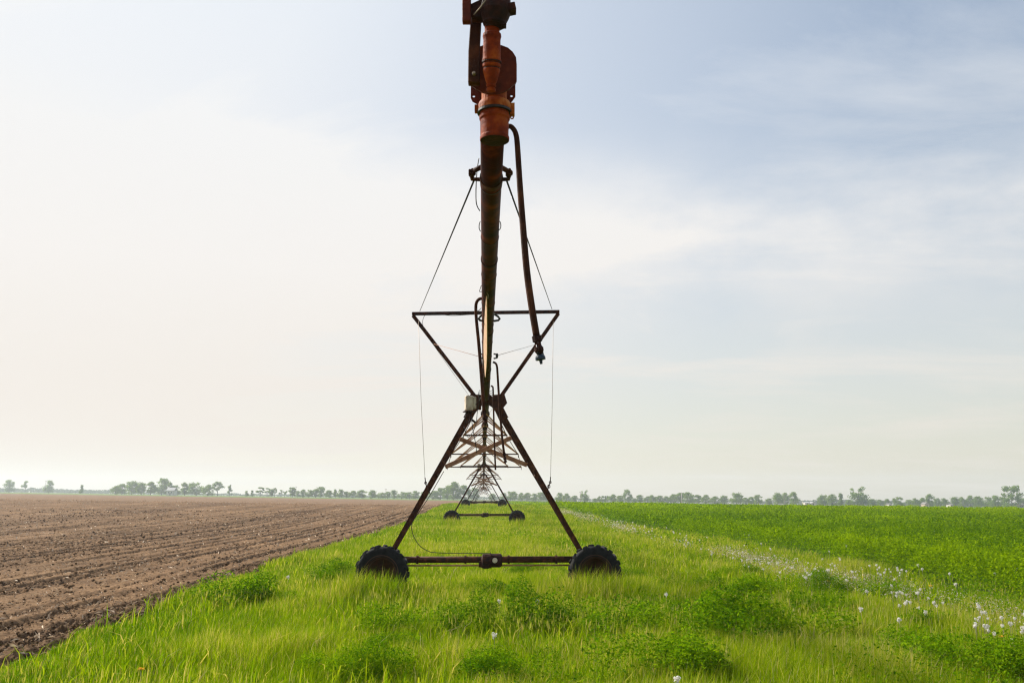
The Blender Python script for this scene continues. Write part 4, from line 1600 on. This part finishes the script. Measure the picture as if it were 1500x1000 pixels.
# ------------------------------------------------------------------ trees
def tree_meshes(seed, shape):
    """Returns (trunk mesh, crown mesh) of a unit tree: height 1, crown about 0.8 wide."""
    g = np.random.default_rng(seed)
    if shape == 'round':
        base, wid, nb, gap, dens = 0.06, 0.40, 30, 0.14, 1.0
    elif shape == 'broad':
        base, wid, nb, gap, dens = 0.03, 0.48, 38, 0.14, 1.1
    elif shape == 'tall':
        base, wid, nb, gap, dens = 0.12, 0.30, 22, 0.11, 1.0
    elif shape == 'sparse':
        base, wid, nb, gap, dens = 0.38, 0.38, 12, 0.10, 0.6
    elif shape == 'gappy':
        base, wid, nb, gap, dens = 0.0, 0.44, 34, 0.13, 1.0
    else:  # narrow
        base, wid, nb, gap, dens = 0.08, 0.26, 18, 0.10, 1.0
    cs, rs = [], []
    for j in range(nb):
        z = base + (1 - base) * (0.08 + 0.86 * g.random())
        tz = (z - base) / (1 - base)
        if shape == 'narrow':
            rad = wid * math.sin(math.pi * min(1, 0.15 + 0.85 * (1 - tz)) * 0.5)
        elif shape == 'gappy':
            rad = wid * (0.7 + 0.3 * math.sin(math.pi * tz))
        else:
            rad = wid * math.sqrt(max(0.05, 1 - (2 * tz - 0.9) ** 2))
        an = g.random() * 6.28
        rr = rad * math.sqrt(g.random()) * 0.9
        cs.append((rr * math.cos(an), rr * math.sin(an), z))
        rs.append(gap * (0.7 + 0.6 * g.random()))
    cs, rs = np.array(cs), np.array(rs)
    n = int(2200 * dens)
    ids = g.integers(0, nb, n)
    d = g.normal(size=(n, 3))
    d /= np.linalg.norm(d, axis=1)[:, None]
    rr = rs[ids] * (0.3 + 0.85 * g.random(n))
    c = cs[ids] + d * rr[:, None] * np.array([1.15, 1.15, 0.85])
    c[:, 2] = np.minimum(c[:, 2], 1.0 + 0.02 * g.random(n))
    nn = d * 0.6 + g.normal(size=(n, 3)) * 0.5
    nn /= np.linalg.norm(nn, axis=1)[:, None]
    tint = np.clip(0.45 + 0.25 * (g.random(nb)[ids] - 0.5) + 0.2 * g.normal(size=n), 0, 1)
    v, f, t = leaves(c, nn, 0.045 + 0.045 * g.random(n), tint, 0.7)
    crown = np_mesh('crown', v, f, M['tree'], t)
    m = MB()
    top = Vector((0.02 * g.normal(), 0.02 * g.normal(), 0.8))
    m.tube([Vector((0, 0, -0.06)), Vector((0.004, 0, 0.2)), Vector((0.0, 0.004, 0.45)), top], [0.032, 0.022, 0.016, 0.005], 7)
    for j in range(9):
        tgt = Vector(cs[int(g.integers(0, nb))])
        z0 = min(0.7, max(0.12, tgt.z * (0.35 + 0.3 * g.random())))
        st = Vector((0, 0, z0))
        m.tube([st, (st + tgt) / 2 + Vector((0, 0, 0.02)), tgt], [0.012, 0.008, 0.003], 5)
    return m.mesh('trunk', M['bark']), crown


TREES = {}
for i_, s_ in enumerate(('round', 'broad', 'tall', 'sparse', 'gappy', 'narrow')):
    TREES[s_] = [tree_meshes(300 + i_ * 10 + j, s_) for j in range(3)]
NAT_W = {'round': 0.92, 'broad': 1.12, 'tall': 0.74, 'sparse': 0.85, 'gappy': 1.1, 'narrow': 0.6}
tree_count = 0


def tree(px, top, wpx, shape, label, group=None, Y=None):
    global tree_count
    Y = Y or 720 + 60 * random.random()
    x = (px - 750) / F * (Y * CP)
    zb = h1(x, Y)
    hgt = max(2.5, P(px, top - 1.5, Y).z - zb)
    w = (wpx * 1.15 + 1.5) / F * Y
    tm, cm = TREES[shape][tree_count % 3]
    tree_count += 1
    r = empty('tree', (x, Y, zb))
    tag(r, label, 'tree', group)
    sx = w / NAT_W[shape]
    an = random.random() * 6.28
    for nm, me in (('trunk', tm), ('crown', cm)):
        c = link(nm, me, (x, Y, zb), r)
        c.scale = (sx, sx, hgt)
        c.rotation_euler = (0, 0, an)
    return r


GA = 'trees beyond the brown field at the left edge'
GB = 'trees in the clump beyond the brown field'
GC = 'scattered small trees left of the machine'
GD = 'trees in the hazy row behind the machine on the left'
GE = 'trees in the row just right of the machine'
GF = 'trees beyond the green crop'
GH = 'trees in the long belt at the far right'
# (px, top, width, shape, label, group)
tree(12, 704, 14, 'round', 'small round tree standing alone at the left edge beyond the brown field', GA, 950)
tree(36, 706, 10, 'sparse', 'small scraggly tree between two round ones at the left edge', GA, 960)
tree(70, 705, 13, 'round', 'round tree with a bare stem beside a utility pole at the left', GA, 940)
tree(118, 711, 5, 'narrow', 'thin dark tree alone in front of the hazy woods at the left', GA)
for px, tp, w, s_ in ((168, 713, 14, 'round'), (178, 710, 16, 'round'), (207, 708, 15, 'broad'), (248, 708, 9, 'tall'), (257, 712, 13, 'round')):
    tree(px, tp, w, s_, 'small green tree filling out the clump beyond the brown field', GB)
tree(192, 706, 24, 'broad', 'broad hazy domed tree in the clump beyond the brown field', GB)
tree(220, 707, 14, 'tall', 'upright tree just left of the tallest tree in the left clump', GB)
tree(236, 702, 20, 'round', 'tallest and darkest tree of the clump beyond the brown field', GB)
tree(270, 708, 10, 'tall', 'slim tree at the left of the broad flat topped crown', GB)
tree(287, 707, 26, 'broad', 'broad flat topped tree right of the white farm building', GB)
tree(304, 711, 18, 'broad', 'low tree filling the gap right of the broad flat topped crown', GB)
tree(318, 707, 16, 'sparse', 'open crowned tree with bare stems at the right end of the clump', GB)
tree(336, 711, 5, 'narrow', 'thin dead looking snag standing alone right of the clump', GB)
for px, tp, w, s_ in ((361, 720, 5, 'round'), (369, 719, 4, 'narrow'), (391, 716, 7, 'sparse'), (397, 716, 6, 'tall'), (402, 716, 6, 'sparse'), (411, 719, 5, 'sparse'), (417, 719, 5, 'sparse'), (436, 720, 6, 'round')):
    tree(px, tp, w, s_, 'tiny sparse tree in the thin scattered row left of the machine', GC)
tree(381, 715, 11, 'sparse', 'widest of the sparse trees in the thin scattered row', GC)
tree(428, 713, 9, 'tall', 'solid upright tree with a tall pole behind it left of the machine', GC)
for px, tp, w, s_ in ((443, 718, 8, 'round'), (452, 718, 11, 'broad'), (462, 716, 9, 'tall'), (482, 719, 12, 'broad'), (491, 718, 6, 'tall'), (498, 718, 9, 'round'), (507, 721, 9, 'round'),
                      (517, 720, 12, 'round'), (530, 719, 14, 'round'), (545, 719, 14, 'broad'), (558, 722, 14, 'broad'), (568, 720, 9, 'tall'), (577, 719, 10, 'round'), (588, 721, 14, 'broad'),
                      (600, 722, 14, 'round'), (609, 720, 11, 'round'), (621, 721, 13, 'broad'), (634, 720, 14, 'broad')):
    tree(px, tp, w, s_, 'pale hazy tree in the even row along the brown field', GD)
tree(470, 714, 13, 'round', 'highest round crown in the row along the brown field', GD)
tree(645, 716, 16, 'round', 'rounded tree left of the biggest green crown behind the machine', GD)
tree(664, 707, 24, 'broad', 'biggest green crown behind the machine, left of its towers', GD, 690)
tree(655, 713, 14, 'round', 'tree joined to the left of the biggest green crown', GD, 695)
tree(680, 712, 18, 'round', 'green tree seen between the legs of the second tower', GD, 690)
tree(694, 716, 14, 'round', 'lower green tree close to the left of the machine centre line', GD, 690)
tree(722, 724, 12, 'broad', 'low hazy tree seen straight through the far towers', GE)
tree(748, 720, 19, 'broad', 'dark domed tree just right of the second tower', GE)
for px, tp, w, s_ in ((737, 723, 8, 'round'), (763, 723, 8, 'round'), (772, 723, 12, 'round'), (782, 724, 9, 'round'), (792, 722, 15, 'broad'), (802, 725, 9, 'round'), (819, 723, 10, 'round'), (841, 727, 10, 'round')):
    tree(px, tp, w, s_, 'blue green tree in the even row right of the machine', GE)
tree(830, 724, 11, 'round', 'round ball shaped tree right of the nearest leg', GE)
tree(856, 719, 12, 'gappy', 'open crowned tree beside a utility pole right of the nearest leg', GE)
for px, tp, w, s_ in ((872, 731, 6, 'round'), (878, 728, 5, 'tall')):
    tree(px, tp, w, s_, 'small dim tree left of the four thin stems', GF)
for px in (883, 886.5, 890):
    tree(px, 727, 3.4, 'narrow', 'very thin upright tree in the group of thin stems', GF)
tree(897, 725, 14, 'broad', 'rounded tree right of the thin stems beyond the crop', GF)
tree(908, 727, 11, 'round', 'tree filling the gap left of the tall forked tree', GF)
tree(920, 718, 14, 'gappy', 'tall forked tree rising well above its neighbours right of the machine', GF)
for px, tp, w, s_ in ((930, 731, 7, 'round'), (937, 726, 10, 'round'), (949, 728, 11, 'round'), (956, 726, 12, 'broad'), (966, 727, 11, 'round'), (976, 728, 11, 'round'), (1015, 726, 10, 'round'), (1023, 726, 11, 'tall'),
                      (1034, 726, 12, 'round'), (1047, 728, 14, 'broad'), (1061, 727, 14, 'broad'), (1092, 730, 10, 'round'), (1101, 729, 12, 'round'), (1126, 731, 10, 'round')):
    tree(px, tp, w, s_, 'hazy blue green tree of ordinary height in the row beyond the crop', GF)
tree(986, 725, 14, 'round', 'dark tree left of the pale utility pole beyond the crop', GF)
tree(997, 721, 13, 'tall', 'tall tree behind the pale utility pole beyond the crop', GF)
tree(1007, 722, 13, 'round', 'dark tree right of the pale utility pole beyond the crop', GF)
tree(1078, 722, 19, 'broad', 'dark broad tree above the pale strip of stubble', GF)
tree(1111, 726, 11, 'round', 'round headed tree on a stem at the right end of the pale stubble', GF)
tree(1139, 723, 18, 'broad', 'broad left tree of the dark pair beside the white sheds', GF)
tree(1150, 723, 12, 'round', 'middle tree of the dark group left of the white sheds', GF)
tree(1163, 722, 15, 'round', 'right tree of the dark group left of the white sheds', GF)
tree(1200, 729, 6, 'round', 'small tree directly right of the white sheds', GH)
tree(1208, 725, 16, 'broad', 'left half of the dark domed trees right of the white sheds', GH)
tree(1219, 725, 16, 'broad', 'right half of the dark domed trees right of the white sheds', GH)
tree(1231, 723, 8, 'narrow', 'narrow upright tree left of the big forked tree', GH)
tree(1244, 733, 12, 'round', 'low tree at the left foot of the big forked tree', GH)
tree(1258, 714, 26, 'gappy', 'big forked tree with gaps standing highest right of the white sheds', GH)
tree(1277, 732, 14, 'round', 'low tree at the right foot of the big forked tree', GH)
for px, tp, w, s_ in ((1289, 733, 10, 'round'), (1300, 732, 10, 'round'), (1333, 733, 12, 'round'), (1341, 731, 10, 'round'), (1350, 730, 14, 'broad'), (1372, 731, 13, 'broad'), (1384, 731, 12, 'round'),
                      (1410, 729, 15, 'broad'), (1433, 728, 13, 'round'), (1445, 728, 15, 'broad'), (1467, 729, 12, 'round'), (1498, 731, 10, 'round')):
    tree(px, tp, w, s_, 'bluish tree of the long belt at the far right', GH)
tree(1315, 729, 16, 'gappy', 'bushy dark tree beside the low white house', GH)
tree(1362, 725, 12, 'round', 'taller round tree behind the cream house', GH)
tree(1399, 729, 16, 'broad', 'tree right of the small white house in the far belt', GH)
tree(1421, 727, 13, 'round', 'slightly taller round tree in the middle of the far right belt', GH)
tree(1457, 727, 16, 'round', 'tree left of the big free standing tree at the right edge', GH)
tree(1482, 713, 28, 'gappy', 'big free standing leafy tree near the right edge of the crop', GH, 690)

# far woods that read as one mass
parts = []
for (p0, p1, hh, Y, n) in ((-60, 165, 6.0, 1250, 4000), (170, 660, 3.2, 1300, 4000), (640, 1190, 4.5, 1300, 5000), (1170, 1560, 7.0, 1150, 6000)):
    px = p0 + (p1 - p0) * rng.random(n)
    yy_ = Y + 30 * rng.random(n)
    x = (px - 750) / F * yy_ * CP
    prof = hh * (0.45 + 0.75 * fbm(px * 0.09, px * 0 + Y, 91, 4))
    z = H(x, yy_) + prof * rng.random(n) ** 0.8
    nn = rng.normal(size=(n, 3))
    nn /= np.linalg.norm(nn, axis=1)[:, None]
    parts.append(leaves(np.stack([x, yy_, z], -1), nn, 1.6 + 1.2 * rng.random(n), np.clip(0.5 + 0.25 * rng.normal(size=n), 0, 1), 0.8))
stuff('distant_woods', parts, M['woods'], 'bluish distant woods along the horizon behind the nearer trees', 'woods')


# ------------------------------------------------------------------ poles and buildings
def pole(px, top, base_Y, mat, label, arm=True, r=0.16):
    x = (px - 750) / F * base_Y * CP
    zb = h1(x, base_Y)
    zt = P(px, top, base_Y).z
    m = MB()
    m.tube([(x, base_Y, zb - 0.3), (x, base_Y, zt)], [r * 1.15, r * 0.85], 8)
    o = m.build('utility_pole', M[mat], None, (x, base_Y, zb))
    tag(o, label, 'pole', 'poles along the horizon')
    if arm:
        m = MB()
        m.box((x, base_Y - r - 0.06, zt - 0.5), 1.6, 0.11, 0.14)
        for q_ in (-0.65, 0, 0.65):
            m.lathe((x + q_, base_Y - r - 0.06, zt - 0.43), (x + q_, base_Y - r - 0.06, zt - 0.25), [(0, 0.05), (1, 0.06)], 6)
        m.build('crossarm', M['wood'], o)


pole(65, 703.5, 700, 'wood', 'utility pole beside the round tree at the left edge')
pole(433, 712, 700, 'wood', 'tall thin pole behind the solid upright tree left of the machine')
pole(565, 715, 700, 'wood', 'dark pole sticking up from the even row along the brown field')
pole(850, 719.5, 690, 'wood', 'dark pole beside the open crowned tree right of the nearest leg')
pole(998.5, 720.5, 660, 'palewood', 'pale pole in front of the trees beyond the crop', True, 0.24)
pole(1149, 724, 660, 'wood', 'grey pole in front of the dark tree group left of the white sheds')
pole(1175.5, 734, 640, 'palewood', 'short white post beside the white sheds', False, 0.35)


def house(px0, px1, top, Y, wall, roof, label, name='house', gable_front=False, ridge=0.35):
    x0 = (px0 - 750) / F * Y * CP
    x1 = (px1 - 750) / F * Y * CP
    xc = (x0 + x1) / 2
    zb = h1(xc, Y)
    zt = P((px0 + px1) / 2, top, Y).z
    hh = max(zt - zb, 2.6)
    wh = hh * (1 - ridge)
    D = 7.0
    m = MB()
    if gable_front:
        o_ = [(x0, Y, zb - 0.3), (x1, Y, zb - 0.3), (x1, Y, zb + wh), (xc, Y, zb + hh - 0.08), (x0, Y, zb + wh)]
        m.plate(o_, D)
    else:
        m.box((xc, Y + D / 2, zb + wh / 2 - 0.15), x1 - x0, D, wh + 0.3)
    ws = m.build('wall', M[wall], None, (xc, Y + D / 2, zb))
    root_ = empty(name, (xc, Y + D / 2, zb))
    tag(root_, label, name.replace('_', ' '))
    ws.parent = root_
    ws.location = (0, 0, 0)
    m = MB()
    e = 0.35
    if gable_front:
        for s in (-1, 1):
            xe = x0 - e if s < 0 else x1 + e
            a = [(xe, Y - e, zb + wh - 0.12), (xc, Y - e, zb + hh), (xc, Y + D + e, zb + hh), (xe, Y + D + e, zb + wh - 0.12)]
            b = [(p[0], p[1], p[2] + 0.15) for p in a]
            m.add(a + b, [(3, 2, 1, 0), (4, 5, 6, 7), (0, 1, 5, 4), (1, 2, 6, 5), (2, 3, 7, 6), (3, 0, 4, 7)])
    else:
        for s in (-1, 1):
            ye_ = Y - e if s < 0 else Y + D + e
            a = [(x0 - e, ye_, zb + wh - 0.1), (x1 + e, ye_, zb + wh - 0.1), (x1 + e, Y + D / 2, zb + hh), (x0 - e, Y + D / 2, zb + hh)]
            b = [(p[0], p[1], p[2] + 0.15) for p in a]
            m.add(a + b, [(3, 2, 1, 0), (4, 5, 6, 7), (0, 1, 5, 4), (1, 2, 6, 5), (2, 3, 7, 6), (3, 0, 4, 7)])
    m.build('roof', M[roof], root_)
    W = x1 - x0
    for fx in ((0.3, 0.7) if W > 3.5 else (0.5,)):
        m = MB()
        m.box((x0 + W * fx, Y - 0.03, zb + wh * 0.58), 0.9, 0.06, 1.0)
        m.build('window', M['glass'], root_)
    m = MB()
    m.box((x0 + W * 0.5, Y - 0.03, zb + 1.0), 0.9, 0.05, 2.0)
    m.build('door', M['roof'], root_)


house(243, 254, 714, 700, 'white', 'tinroof', 'white farm building half hidden by trees beyond the brown field', 'farm_building')
house(1179, 1185.5, 737, 690, 'white', 'tinroof', 'low white shed beside the short white post', 'shed', ridge=0.25)
house(1188, 1194.5, 735, 690, 'white', 'tinroof', 'taller white shed with a bright gable beyond the crop', 'shed', True)
house(1301.5, 1305.5, 737, 690, 'white', 'roof', 'small low white house beside the bushy dark tree')
house(1354.5, 1360.5, 735.5, 690, 'cream', 'roof', 'cream house in front of the taller round tree in the far belt', gable_front=True)
house(1391.5, 1395.5, 737, 690, 'white', 'roof', 'small white house near the middle of the far right belt')
house(1492, 1499, 735.5, 690, 'cream', 'roof', 'tan house right of the big free standing tree')
print('objects', len(bpy.data.objects))
